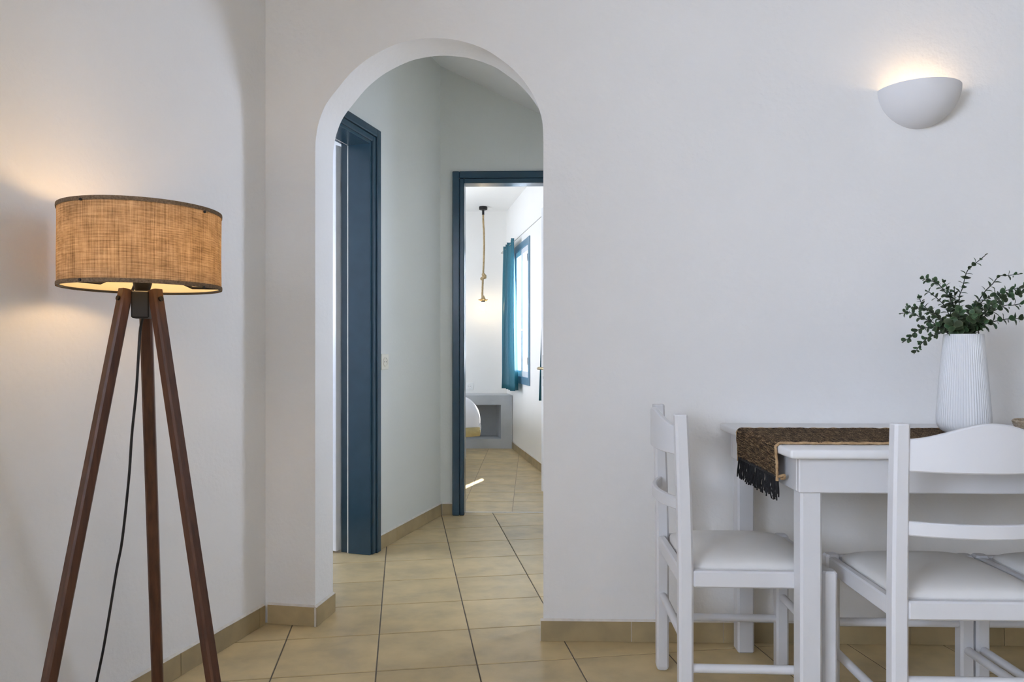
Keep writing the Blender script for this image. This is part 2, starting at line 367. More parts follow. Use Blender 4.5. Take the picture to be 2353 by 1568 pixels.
floor = MB().box(-3.3, 4.75, -3.2, YT, -0.06, -0.0022).build('floor', M['grout'], label='beige stoneware tile floor of the living room and hall', cat='floor', kind='structure')
def rc(x, y): return Vector((x * cy_ - y * sy_, x * sy_ + y * cy_))      # camera-frame plan to world plan
PH = 0.15003
e1 = rc(math.cos(PH), math.sin(PH)); e2 = rc(-math.sin(PH), math.cos(PH)); O0 = rc(-0.74013, 2.21648); PW, PL = 0.318004, 0.301014
full = None; rest = MB()
def lay(parent, org, ax, ay, pw, pl, clips, want, other, ni, nj):
    global full
    tv, tf = tile_geo([(0, 0), (pw, 0), (pw, pl), (0, pl)])
    me = bpy.data.meshes.new('floor_tile'); me.from_pydata(tv, [], tf); me.materials.append(M['tile'])
    ang = math.atan2(ax.y, ax.x); cnt = 0
    for i in range(*ni):
        for j in range(*nj):
            c0 = org + ax * (pw * i) + ay * (pl * j)
            poly = [tuple(c0), tuple(c0 + ax * pw), tuple(c0 + ax * pw + ay * pl), tuple(c0 + ay * pl)]
            q = poly
            for k in clips: q = clip(q, *k) if len(q) > 2 else q
            if len(q) < 3 or area2(q) < 0.0006: continue
            cx = sum(p[0] for p in q) / len(q); cyy = sum(p[1] for p in q) / len(q)
            whole = area2(q) > pw * pl * 0.9995
            if want(cx, cyy):
                cnt += 1
                if whole:
                    o = link('floor_tile', me, parent); o.location = (c0.x, c0.y, 0); o.rotation_euler = (0, 0, ang)
                else:
                    mb = MB(); mb.add(*tile_geo(q)); mb.build('floor_tile', M['tile'], parent)
            elif other is not None and want(cx, cyy, True):
                other.add(*tile_geo(q))
    return cnt
def want_main(x, y, stuff=False):
    xl = -0.9757 + 0.245 * (y - 2.627)
    if y < 2.75:
        inside = xl - 0.2 < x < 4.75
        return inside and y > -3.2 if stuff else inside and y > 0.75 and x < 2.4
    if y > YT - 0.02 and False: return False
    return -1.35 < x < 1.15
n = lay(floor, O0, e1, e2, PW, PL, [(0, 1, YT - 0.001), (1, 0, 4.74), (-1, 0, 3.29), (0, -1, 3.19)], want_main, rest, (-14, 24), (-24, 12))
rest.build('floor_tile_field', M['tile'], floor, kind='stuff')
bfloor = MB().box(-2.9, 1.3, YT, 8.1, -0.06, -0.0014).build('floor', M['bedgrout'], label='pale beige tile floor of the bedroom beyond the far door', cat='floor', kind='structure')
bo = atz(1176.7, 1176.5, 0); bo2 = atz(1072, 1155, 0)
lay(bfloor, Vector((bo.x, YT)), Vector((1, 0)), Vector((0, 1)), 0.32, 0.32, [(0, -1, -YT - 0.001), (0, 1, 8.05), (1, 0, 1.25), (-1, 0, 2.85)],
    lambda x, y, s=False: x > -1.6 or s, None, (-10, 6), (0, 12))
tag(MB().box(-0.5, 0.45, YT - 0.012, YT + 0.012, -0.0015, 0.0015).build('threshold_strip', M['whitegrout'], bfloor))

# ------------------------------------------------------------------ walls
ZC = 2.75
def yfront(x):
    x0, w, m = -0.02, 0.13, 0.142
    if x >= x0 + w: d = 0
    elif x <= x0 - w: d = m * (x0 - x)
    else: d = m * (x0 + w - x) ** 2 / (4 * w)
    return 2.51 + d
TH = Vector((0.0225, 0.153))
def on_front(u, v):
    y = 2.55
    for _ in range(12): y = yfront(aty(u, v, y).x)
    return aty(u, v, y)
arch_px = [(724.5, 360), (725, 330), (727, 310), (733, 280), (748.5, 241), (776.5, 203), (810, 164), (853, 130), (909, 102), (955, 91), (993, 87.5), (1042, 91), (1083, 101), (1121, 117), (1159, 143), (1187, 167), (1213.6, 200), (1231, 231), (1243, 265), (1247.5, 292), (1248.5, 330), (1248.5, 360)]
ap = [on_front(*p) for p in arch_px]
xl_ = ap[0].x; xr_ = ap[-1].x
arch = [(xl_, ap[0].z)]
cm = catmull([(p.x, p.z, 0) for p in ap], 5)
for p in cm[1:]:
    x = max(min(p.x, xr_), xl_)
    if x > arch[-1][0] + 1e-5: arch.append((x, p.y))
arch.append((xr_, ap[-1].z)) if arch[-1][0] < xr_ - 1e-5 else None
XR = 4.6
bottom = [(-1.10, 0)] + [(xl_, 0)]
def wall_far():
    mb = MB(); fv = {}
    def vert(x, z, back):
        k = (round(x, 6), round(z, 6), back)
        if k not in fv:
            y = yfront(x)
            mb.v.append((x + TH.x, y + TH.y, z) if back else (x, y, z)); fv[k] = len(mb.v) - 1
        return fv[k]
    zs = [0.0, 0.5, 1.0, 1.5, 1.9, 2.3, ZC]
    def column(xa, za, xb, zb):
        if za == 0 and zb == 0:
            for i in range(len(zs) - 1):
                for bk in (0, 1): mb.f.append((vert(xa, zs[i], bk), vert(xb, zs[i], bk), vert(xb, zs[i + 1], bk), vert(xa, zs[i + 1], bk)))
        else:
            for bk in (0, 1): mb.f.append((vert(xa, za, bk), vert(xb, zb, bk), vert(xb, ZC, bk), vert(xa, ZC, bk)))
    column(-1.10, 0, xl_, 0)
    for i in range(len(arch) - 1): column(arch[i][0], arch[i][1], arch[i + 1][0], arch[i + 1][1])
    xs = [xr_, 0.08, 0.12, 0.3, 0.8, 1.4, 2.0, 2.6, 3.6, XR + 0.1]
    for i in range(len(xs) - 1): column(xs[i], 0, xs[i + 1], 0)
    # reveal of the arch: its own vertices so that the arris stays crisp
    ol = [(xl_, 0), (xl_, 0.5), (xl_, 1.0), (xl_, 1.5)] + arch + [(xr_, 1.5), (xr_, 1.0), (xr_, 0.5), (xr_, 0)]
    n0 = len(mb.v); m = 4; SEG = [0, 0.03, 0.5, 0.97, 1.0]
    for x, z in ol:
        for s in SEG: mb.v.append((x + TH.x * s, yfront(x) + TH.y * s, z))
    K = len(SEG)
    for i in range(len(ol) - 1):
        for j in range(K - 1): mb.f.append((n0 + i * K + j, n0 + (i + 1) * K + j, n0 + (i + 1) * K + j + 1, n0 + i * K + j + 1))
    me = bpy.data.meshes.new('wall_far'); me.from_pydata(mb.v, [], mb.f); me.update()
    bm = bmesh.new(); bm.from_mesh(me); bmesh.ops.recalc_face_normals(bm, faces=bm.faces[:])
    bm.to_mesh(me); bm.free()
    me.polygons.foreach_set('use_smooth', [True] * len(me.polygons)); me.set_sharp_from_angle(angle=math.radians(40))
    me.materials.append(M['plaster'])
    return link('wall_far', me, label='white plaster wall with a round-topped archway', cat='wall', kind='structure')
wf = wall_far()

def wl(y): return -0.9857 + 0.245 * (y - 2.627)              # face of the living room's left wall
YN = -3.0
WY0, WY1, WZ0, WZ1 = -2.92, -0.15, 0.98, 2.40
def lseg(mb, ya, yb, za, zb): return mb.prism([(wl(yb), yb), (wl(ya), ya), (wl(ya) - 0.15, ya), (wl(yb) - 0.15, yb)], za, zb)
mb = MB(); lseg(mb, WY1, 2.72, 0, ZC); lseg(mb, YN, WY0, 0, ZC); lseg(mb, WY0, WY1, 0, WZ0); lseg(mb, WY0, WY1, WZ1, ZC)
mb.build('wall_left', M['plaster'], label='white plaster left wall behind the floor lamp', cat='wall', kind='structure')
def hl(y): return -0.7726 + 0.2685 * (y - 3.6184)            # face of the hall's left wall
HD = Vector((0.2685, 1)).normalized(); HN = Vector((HD.y, -HD.x))   # along the hall's left wall, and out of it into the hall
def hp(y, out=0.0, al=0.0):
    p = Vector((hl(y), y)) + HN * out + HD * al
    return p
YH = 4.425
d1y1 = 3.6184                                                 # far outer edge of the first door's frame
OPW, CAS, DH, TW = 0.70, 0.066, 2.046, 0.16                   # opening width, casing width, opening height, wall thickness
sFar = -CAS; sNear = -CAS - OPW                               # positions along HD from d1y1
def hs(s, out=0.0): return hp(d1y1, out, s)
def seg(mb, s0, s1, o0, o1, z0, z1, bev=0):
    mb.prism([tuple(hs(s0, o0)), tuple(hs(s1, o0)), tuple(hs(s1, o1)), tuple(hs(s0, o1))], z0, z1); return mb
sEnd = (YH - d1y1) / HD.y + 0.05; sBeg = (2.70 - d1y1) / HD.y
mb = MB(); seg(mb, sBeg, sNear, 0, -TW, 0, 3.05); seg(mb, sFar, sEnd, 0, -TW, 0, 3.05); seg(mb, sNear, sFar, 0, -TW, DH, 3.05)
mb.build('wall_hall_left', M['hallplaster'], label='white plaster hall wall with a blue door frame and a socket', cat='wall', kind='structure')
# the hall's far wall, with the bedroom door
DX0, DX1, D2H = -0.4089, 0.345, 2.037
mb = MB(); mb.box(-0.75, DX0 - 0.02, YH, YT, 0, 3.05); mb.box(DX1 + 0.02, 1.2, YH, YT, 0, 3.05); mb.box(DX0 - 0.02, DX1 + 0.02, YH, YT, D2H + 0.02, 3.05)
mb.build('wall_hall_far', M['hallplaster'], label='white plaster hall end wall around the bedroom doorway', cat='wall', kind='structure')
HC = Vector((1.0, 3.42)); HWD = Vector((-0.47, 0.88)).normalized(); HWN = Vector((-HWD.y, HWD.x)); HWH, HZ0, HZ1 = 0.105, 1.05, 2.12
def hr(s, o=0.0): return tuple(HC + HWD * s + HWN * o)
def rseg(mb, s0, s1, z0, z1): return mb.prism([hr(s0), hr(s1), hr(s1, -0.06), hr(s0, -0.06)], z0, z1)
mb = MB(); rseg(mb, -0.85, -HWH, 0, 3.05); rseg(mb, HWH, 1.135, 0, 3.05); rseg(mb, -HWH, HWH, 0, HZ0); rseg(mb, -HWH, HWH, HZ1, 3.05)
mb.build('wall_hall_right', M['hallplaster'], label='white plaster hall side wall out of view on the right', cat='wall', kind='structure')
# sloping soffit over the hall
def zsl(x, y): return max(2.772 - 0.495 * (x + 0.582) + 0.15 * (y - 4.42), 2.25)
mb = MB(); gx = [-1.3, -0.9, -0.6, -0.3, 0.0, 0.2, 0.4, 0.5, 0.6, 0.8, 1.5]; gy = [2.60, 3.2, 3.8, YH + 0.02]
for k, dz in enumerate((0, 0.12)):
    for y in gy:
        for x in gx: mb.v.append((x, y, zsl(x, y) + dz))
nx, ny = len(gx), len(gy)
for k in (0, 1):
    for j in range(ny - 1):
        for i in range(nx - 1):
            a = k * nx * ny + j * nx + i; mb.f.append((a, a + 1, a + nx + 1, a + nx))
mb.build('ceiling', M['plaster'], label='sloping white soffit over the hall behind the arch', cat='ceiling', kind='structure')
MB().box(-3.3, 4.75, -3.2, 2.72, ZC, ZC + 0.1).build('ceiling', M['pine'], label='timber living room ceiling above the view', cat='ceiling', kind='structure')
MB().box(-3.3, 1.6, 2.5, YT, 3.05, 3.15).build('ceiling', M['plaster'], label='white hall roof slab above the soffit', cat='ceiling', kind='structure')
MB().box(XR, XR + 0.15, YN, 2.7, 0, ZC).build('wall_right', M['panel'], label='pale grey panelled living room wall out of view on the right', cat='wall', kind='structure')
MB().box(-2.6, XR + 0.15, YN - 0.2, YN, 0, ZC).build('wall_near', M['panel'], label='pale grey panelled living room wall behind the viewer', cat='wall', kind='structure')
MB().box(XR - 0.03, XR, YN + 0.03, 2.45, 0, 1.05).build('bounce_absorber_1', M['absorber'], label='dark panel added on the unseen right wall to cut low bounce light', cat='light absorber', kind='structure')  # unseen dark panel, added to weaken the fill under the table
MB().box(-2.2, XR - 0.03, YN, YN + 0.03, 0, 1.05).build('bounce_absorber_2', M['absorber'], label='dark panel added behind the viewer to cut low bounce light', cat='light absorber', kind='structure')  # second added panel, swallows bounce from behind the camera
# window in the left wall, behind the viewer
LD = Vector((0.245, 1)).normalized(); wyc = (WY0 + WY1) / 2; wang = math.atan2(LD.y, LD.x)
w2 = empty('window_2', (wl(wyc) - 0.075, wyc, WZ0), wang, label='blue framed window in the left wall behind the viewer', cat='window', kind='structure')
hw = (WY1 - WY0) / 2 / LD.y; hh = WZ1 - WZ0
for x0, x1 in ((-hw, -hw + 0.06), (-0.04, 0.04), (hw - 0.06, hw)): MB().box(x0, x1, -0.03, 0.03, 0, hh, 0.004).build('stile', M['blue'], w2)
for z0, z1 in ((0, 0.08), (hh - 0.06, hh)): MB().box(-hw + 0.06, hw - 0.06, -0.028, 0.028, z0, z1, 0.004).build('rail', M['blue'], w2)
for x0, x1 in ((-hw + 0.06, -0.04), (0.04, hw - 0.06)): MB().box(x0, x1, -0.004, 0.004, 0.08, hh - 0.06).build('pane', M['pane'], w2)
portal('portal_glazed_doors', (wl(wyc) - 0.16, wyc, (WZ0 + WZ1) / 2), (PI / 2, 0, wang - PI), hw * 2, WZ1 - WZ0)
# the room behind the first blue door
mb = MB(); mb.box(-3.3, -3.15, 2.4, 2.9, 0, 3.05); mb.box(-3.3, -3.15, 3.9, YT, 0, 3.05); mb.box(-3.3, -3.15, 2.9, 3.9, 0, 1.2); mb.box(-3.3, -3.15, 2.9, 3.9, 1.75, 3.05)
mb.box(-3.15, -1.19, 2.4, 2.55, 0, 3.05); mb.box(-3.15, -0.75, YT - 0.06, YT, 0, 3.05)
mb.build('wall_side_room', M['plaster'], label='white walls of the room behind the blue door', cat='wall', kind='structure')
portal('portal_side_room', (-3.3, 3.4, 1.475), (0, -PI / 2, 0), 0.55, 1.0)

# ---- bedroom shell
def bw(y): return 0.084 + 0.010 - 0.1934 * (y - 6.0319)      # face of the bedroom's right wall
BD = Vector((-0.1934, 1)).normalized(); BN = Vector((-BD.y, BD.x))   # along, and out of the wall into the room
YB = 7.88; ZB = 2.54; BT = 0.322
b0 = Vector((bw(6.568), 6.568))
def bs(s, out=0.0): return b0 + BD * s + BN * out
OW, OZ0, OZ1 = 0.76, 0.715, 2.04
def bseg(mb, s0, s1, o0, o1, z0, z1):
    mb.prism([tuple(bs(s0, o0)), tuple(bs(s1, o0)), tuple(bs(s1, o1)), tuple(bs(s0, o1))], z0, z1); return mb
sb0 = (YT - 6.568) / BD.y; sb1 = (YB + 0.1 - 6.568) / BD.y
mb = MB(); bseg(mb, sb0, 0, 0, -BT, 0, ZB); bseg(mb, OW, sb1, 0, -BT, 0, ZB); bseg(mb, 0, OW, 0, -BT, 0, OZ0); bseg(mb, 0, OW, 0, -BT, OZ1, ZB)
mb.build('wall_bedroom_right', M['bedplaster'], label='white bedroom wall with the window', cat='wall', kind='structure')
MB().box(-2.9, 0.2, YB, YB + 0.12, 0, ZB).build('wall_bedroom_far', M['bedplaster'], label='white bedroom end wall above the grey screed bench', cat='wall', kind='structure')
mb = MB(); mb.box(-2.95, -2.8, YT, 5.9, 0, ZB); mb.box(-2.95, -2.8, 6.3, YB, 0, ZB); mb.box(-2.95, -2.8, 5.9, 6.3, 2.15, ZB)
mb.build('wall_bedroom_left', M['bedplaster'], label='white bedroom side wall out of view on the left', cat='wall', kind='structure')
w3 = empty('window_3', (-2.87, 6.1, 0), label='bedroom balcony door out of view on the left', cat='window', kind='structure')
for y0, y1 in ((-0.2, -0.16), (0.16, 0.2)): MB().box(-0.03, 0.03, y0, y1, 0, 2.15, 0.004).build('stile', M['blue'], w3)
for z0, z1 in ((0, 0.08), (2.09, 2.15)): MB().box(-0.028, 0.028, -0.16, 0.16, z0, z1, 0.004).build('rail', M['blue'], w3)
portal('portal_balcony_doors', (-2.96, 6.1, 1.075), (0, -PI / 2, 0), 2.15, 0.4)
MB().box(-2.95, -0.752, YT, YT + 0.05, 0, ZB).build('wall_bedroom_near', M['bedplaster'], label='white bedroom wall beside the doorway', cat='wall', kind='structure')
MB().box(-2.95, 1.0, YT, YB + 0.12, ZB, ZB + 0.1).build('ceiling', M['bedplaster'], label='white bedroom ceiling above the rope pendant', cat='ceiling', kind='structure')

# ------------------------------------------------------------------ skirting tiles
def skirting(name, label, p, q, normal, h, joints, th=0.010, first=None):
    p, q, nrm = Vector(p), Vector(q), Vector(normal).normalized(); d = (q - p); L = d.length; d.normalize()
    root = empty(name, (p.x, p.y, 0), label=label, cat='baseboard', kind='structure')
    js = [0.0] + [j for j in joints if 0.01 < j < L - 0.01] + [L]
    for a, b in zip(js[:-1], js[1:]):
        g = 0.0012
        A, B = d * (a + g), d * (b - g)
        MB().prism([tuple(A), tuple(B), tuple(B + nrm * th), tuple(A + nrm * th)], 0.001, h).build('skirting_tile', M['skirt'], root)
    A, B = d * 0.0, d * L; mb = MB()
    mb.add([(A.x, A.y, h), (B.x, B.y, h), (B.x + nrm.x * th * 0.8, B.y + nrm.y * th * 0.8, h), (A.x + nrm.x * th * 0.8, A.y + nrm.y * th * 0.8, h), (A.x, A.y, h + 0.006), (B.x, B.y, h + 0.006)],
           [(0, 1, 2, 3), (3, 2, 5, 4), (0, 4, 5, 1), (0, 3, 4), (1, 5, 2)])
    mb.build('grout_bead', M['whitegrout'], root)
    mb = MB(); mb.prism([tuple(A), tuple(B), tuple(B + nrm * th * 0.7), tuple(A + nrm * th * 0.7)], 0.0, h - 0.001).build('grout_bed', M['whitegrout'], root)
    return root
HB = 0.070
skirting('baseboard_far', 'beige tile skirting along the wall behind the table', (xr_ - 0.010, 2.51), (XR, 2.51), (0, -1), HB, [0.313 + 0.316 * i for i in range(12)])
cn = Vector((wl(2.63), 2.63)); stub_y = yfront(xl_)
skirting('baseboard_stub', 'short beige tile skirting left of the archway', (wl(2.645) + 0.012, yfront(wl(2.645) + 0.012)), (xl_ + 0.0, stub_y), (-0.14, -1), HB, [])
skirting('baseboard_reveal', 'beige tile skirting inside the archway on the left', (xl_ - 0.0015, stub_y - 0.010), (xl_ + TH.x, stub_y + TH.y), (TH.y, -TH.x), HB, [], th=0.011)
skirting('baseboard_left', 'beige tile skirting along the left wall behind the lamp', (wl(2.632), 2.632), (wl(-1.7), -1.7), (1, -0.245), HB, [0.035 + 0.405 * i for i in range(12)])
skirting('baseboard_hall_left', 'beige tile skirting on the hall wall beyond the blue frame', hs(0.004), hs((YH - d1y1) / HD.y - 0.004), (HN.x, HN.y), HB, [0.20 + 0.33 * i for i in range(6)])
skirting('baseboard_hall_far', 'short beige tile skirting beside the bedroom door frame', (hl(YH) + 0.012, YH), (-0.4815, YH), (0, -1), HB, [])
skirting('baseboard_bedroom', 'beige tile skirting under the bedroom window', bs(sb0 + 0.75), bs((7.49 - 6.568) / BD.y - 0.005), (BN.x, BN.y), HB, [0.22 + 0.33 * i for i in range(9)])

# ------------------------------------------------------------------ doors
d1 = empty('door_1', (hs(0).x, hs(0).y, 0), math.atan2(HD.y, HD.x), label='blue door frame with an open white door inside the hall', cat='door', kind='structure')
# local axes of door_1: x along the wall (away from the viewer), y into the side room (left), z up
def lbox(mb, s0, s1, o0, o1, z0, z1, bev=0.0): return mb.box(s0, s1, -max(o0, o1), -min(o0, o1), z0, z1, bev)
ztop = DH + CAS
def casing(parent, x_out, x_in, ztop_, zin, axis='x'):
    pass
lbox(MB(), -0.040, 0, -0.002, 0.022, 0, ztop, 0.004).build('casing_outer', M['blue'], d1)
lbox(MB(), -CAS - 0.004, -0.040, -0.002, 0.014, 0, ztop - 0.040, 0.005).build('casing_inner', M['blue'], d1)
lbox(MB(), sNear - CAS, sNear - CAS + 0.040, -0.002, 0.022, 0, ztop, 0.004).build('casing_outer', M['blue'], d1)
lbox(MB(), sNear - CAS + 0.040, sNear + 0.004, -0.002, 0.014, 0, ztop - 0.040, 0.005).build('casing_inner', M['blue'], d1)
lbox(MB(), sNear - CAS + 0.04, -0.040, -0.002, 0.022, ztop - 0.040, ztop, 0.004).build('casing_outer', M['blue'], d1)
lbox(MB(), sNear + 0.004, sFar - 0.004, -0.002, 0.014, DH - 0.004, ztop - 0.040, 0.005).build('casing_inner', M['blue'], d1)
JT = 0.018
lbox(MB(), sFar - JT, sFar, 0.004, -0.118, 0, DH, 0.002).build('jamb', M['blue'], d1)
lbox(MB(), sFar - 0.004, sFar + 0.002, -0.118, -TW - 0.004, 0, DH).build('jamb_rebate', M['blue'], d1)
lbox(MB(), sFar - JT + 0.001, sFar - JT + 0.010, -0.1175, -0.124, 0, DH - JT, 0.001).build('seal_strip', M['seal'], d1)
lbox(MB(), sNear, sNear + JT, 0.004, -TW, 0, DH, 0.002).build('jamb', M['blue'], d1)
lbox(MB(), sNear + JT, sFar - JT, 0.004, -0.118, DH - JT, DH, 0.002).build('head_jamb', M['blue'], d1)
lbox(MB(), sNear + JT, sFar - 0.004, -0.118, -TW - 0.004, DH - 0.004, DH + 0.002).build('head_rebate', M['blue'], d1)
lbox(MB(), sNear + JT, sFar - JT, -0.1175, -0.124, DH - JT + 0.001, DH - JT + 0.010, 0.001).build('seal_strip', M['seal'], d1)
# leaf, opened into the side room past a right angle, hinged on the far jamb
OPEN = math.radians(14)
lf = empty('door_leaf', (sFar + 0.010, TW + 0.008, 0), 0, parent=d1)
lf.rotation_euler = (0, 0, -OPEN)
MB().box(-0.042, 0.0, 0.0, OPW - 0.02, 0.008, DH - 0.012, 0.002).build('leaf_panel', M['whitepaint'], lf)
for z in (0.16, 1.0, 1.80):
    MB().tube([(0.004, -0.006, z), (0.004, -0.006, z + 0.075)], 0.006, 10).build('hinge', M['steel'], lf)

d2 = empty('door_2', ((DX0 + DX1) / 2, YH, 0), label='blue bedroom door frame with its white door swung inwards', cat='door', kind='structure')
w2h = (DX1 - DX0) / 2; CO, CI = 0.0425, 0.0715
for sgn in (-1, 1):
    a, b = sorted((sgn * (w2h + CI), sgn * (w2h + CI - CO))); MB().box(a, b, -0.020, 0.0, 0, D2H + CI, 0.004).build('casing_outer', M['blue'], d2)
    a, b = sorted((sgn * (w2h + CI - CO), sgn * w2h)); MB().box(a, b, -0.013, 0.0, 0, D2H + CI - CO, 0.004).build('casing_inner', M['blue'], d2)
    a, b = sorted((sgn * (w2h + 0.02), sgn * w2h)); MB().box(a, b, 0.0, YT - YH + 0.004, 0, D2H).build('jamb', M['blue'], d2)
MB().box(-(w2h + CI - CO), w2h + CI - CO, -0.020, 0, D2H + CI - CO, D2H + CI, 0.004).build('casing_outer', M['blue'], d2)
MB().box(-w2h, w2h, -0.013, 0, D2H, D2H + CI - CO, 0.004).build('casing_inner', M['blue'], d2)
MB().box(-w2h - 0.02, w2h + 0.02, 0, YT - YH + 0.004, D2H, D2H + 0.02).build('head_jamb', M['blue'], d2)
hx, hy = DX1 - (DX0 + DX1) / 2, YT - YH + 0.01
endp = Vector((0.0745 - (DX0 + DX1) / 2, 5.175 - YH))
ld = (endp - Vector((hx, hy))); LL = ld.length; ang = math.atan2(ld.y, ld.x)
lf2 = empty('door_leaf', (hx, hy, 0), ang, parent=d2)
MB().box(0, LL, -0.040, 0.0, 0.008, D2H - 0.004, 0.002).build('leaf_panel', M['whitepaint'], lf2)
# lever and plate on the face towards the doorway (local +y is the left/near face)
hz = 0.885
MB().box(LL - 0.068, LL - 0.030, 0.0, 0.006, hz - 0.125, hz + 0.095, 0.002).build('handle_plate', M['steel'], lf2)
MB().tube([(LL - 0.049, 0.004, hz), (LL - 0.049, 0.045, hz)], 0.009, 12).build('handle_neck', M['brass'], lf2)
MB().tube([(LL - 0.045, 0.045, hz), (LL - 0.075, 0.050, hz + 0.004), (LL - 0.15, 0.050, hz + 0.002), (LL - 0.17, 0.048, hz - 0.003)], [0.009, 0.0095, 0.008, 0.006], 12).build('handle_lever', M['brass'], lf2, smooth=True)
MB().box(LL - 0.053, LL - 0.045, 0.0062, 0.0072, hz - 0.075, hz - 0.055).build('keyhole', M['hole'], lf2)

# ------------------------------------------------------------------ bedroom window
w1 = empty('window_1', (b0.x, b0.y, OZ0), math.atan2(BD.y, BD.x), label='bedroom window with a blue frame and white casements', cat='window', kind='structure')
# local: x along the wall (away), y into the room, z up from the sill
WH = OZ1 - OZ0
for a, b, c, d in ((-0.02, 0.035, -0.02, WH + 0.02), (OW - 0.035, OW + 0.02, -0.02, WH + 0.02)): MB().box(a, b, -0.07, 0.012, c, d, 0.003).build('frame_stile', M['litblue'] if 'litblue' in M else M['blue'], w1)
for c, d in ((-0.02, 0.05), (WH - 0.045, WH + 0.02)): MB().box(0.035, OW - 0.035, -0.07, 0.012, c, d, 0.003).build('frame_rail', M['litblue'], w1)
mid = OW / 2
for a, b in ((0.035, mid), (mid, OW - 0.035)):
    cs = empty('casement', (0, 0, 0), parent=w1); z0, z1 = 0.05, WH - 0.045; sw = 0.05
    MB().box(a + 0.001, a + sw, -0.055, 0.004, z0, z1, 0.003).build('stile', M['whitepaint'], cs)
    MB().box(b - sw, b - 0.001, -0.055, 0.004, z0, z1, 0.003).build('stile', M['whitepaint'], cs)
    MB().box(a + sw, b - sw, -0.055, 0.004, z0, z0 + 0.06, 0.003).build('rail', M['whitepaint'], cs)
    MB().box(a + sw, b - sw, -0.055, 0.004, z1 - 0.055, z1, 0.003).build('rail', M['whitepaint'], cs)
    MB().box(a + sw, b - sw, -0.030, -0.026, z0 + 0.06, z1 - 0.055).build('pane', M['pane'], cs)
MB().tube([(mid - 0.02, 0.004, 0.50), (mid - 0.02, 0.045, 0.50), (mid - 0.02, 0.05, 0.47), (mid - 0.02, 0.05, 0.38)], 0.008, 10).build('window_handle', M['whitepaint'], w1, smooth=True)
for z in (0.17, 1.12): MB().box(0.028, 0.040, 0.012, 0.020, z, z + 0.07, 0.002).build('hinge', M['steel'], w1)
pc = bs(OW / 2, -BT); portal('portal_bedroom_window', (pc.x, pc.y, (OZ0 + OZ1) / 2), (PI / 2, 0, math.atan2(BD.y, BD.x)), OW, WH)
# ------------------------------------------------------------------ curtains and wire
def curtain(s0, s1, folds, z0, z1, label, flare):
    mb = MB(); nx, nz = 110, 26; rows = []
    for j in range(nz + 1):
        t = j / nz; z = z1 + (z0 - z1) * t; row = []
        pin = 1 - 0.30 * math.exp(-((t - 0.085) / 0.06) ** 2)
        for i in range(nx + 1):
            a = i / nx; ph = a * folds * 2 * PI
            am = (0.016 + 0.022 * t) * (0.55 + 0.45 * pin) * (1 + 0.3 * math.sin(ph * 0.37 + 1))
            s = s0 + (s1 - s0) * (0.5 + (a - 0.5) * (1 - 0.12 * (1 - t) + flare * t)) + 0.010 * math.sin(ph * 2 + 0.5)
            o = 0.075 + am * math.sin(ph) + 0.008 * math.sin(3 * t + ph * 0.5)
            p = bs(s, max(o, 0.022)); row.append((p.x, p.y, z + 0.004 * math.sin(ph * 1.0) * (1 - t)))
        rows.append(row)
    mb.rings(rows, False, False, closed=False)
    o = mb.build('curtain', M['curtain'], smooth=True, sharp=80, label=label, cat='curtain', group='teal curtains at the bedroom window')
    sm = o.modifiers.new('thick', 'SOLIDIFY'); sm.thickness = 0.0015
    return o
sy7 = lambda y: (y - 6.568) / BD.y
curtain(sy7(6.93), sy7(7.62), 4.5, 0.63, 2.10, 'gathered teal curtain hanging between the window and the bench', 0.06)
curtain(sy7(5.10), sy7(5.66), 4.0, 0.63, 2.10, 'teal curtain half hidden by the open bedroom door', 0.06)
mb = MB(); a, b = bs(sy7(5.0), 0.075), bs(sy7(7.80), 0.075)
rod = empty('curtain_wire', (a.x, a.y, 2.07), label='thin curtain wire stretched above the bedroom window', cat='curtain rod')
MB().tube([(0, 0, 0), (b.x - a.x, b.y - a.y, 0)], 0.004, 8).build('wire', M['steel'], rod)
for p in (a, b): 
    q = p - BN * 0.075; MB().tube([(p.x - a.x, p.y - a.y, 0), (q.x - a.x, q.y - a.y, 0)], 0.006, 8).build('bracket', M['steel'], rod)

# ------------------------------------------------------------------ bedroom furniture
BX = bw(7.49) - 0.004; BY0 = 7.49
sh = MB(); zt_, n0, n1_, nr = 0.553, 0.098, 0.454, BX - 0.118
top_back = bw(YB) - 0.004
sh.prism([(-2.75, BY0), (BX, BY0), (top_back, YB - 0.002), (-2.75, YB - 0.002)], n1_, zt_)
sh.prism([(-2.75, BY0), (BX, BY0), (top_back, YB - 0.002), (-2.75, YB - 0.002)], 0.0, n0)
sh.prism([(nr, BY0), (BX, BY0), (top_back, YB - 0.002), (nr - 0.07, YB - 0.002)], n0, n1_)
sh.prism([(-2.75, YB - 0.04), (nr - 0.05, YB - 0.04), (nr - 0.05, YB - 0.002), (-2.75, YB - 0.002)], n0, n1_)
bev = sh.build('masonry_bench', M['concrete'], label='grey screed built-in bench with an open niche below the pendant', cat='bench')

bed = empty('bed', (-0.385, 5.53, 0), math.atan2(BD.y, BD.x) - PI / 2, label='bed with a white duvet and ochre hem, its foot end in the doorway view', cat='bed')
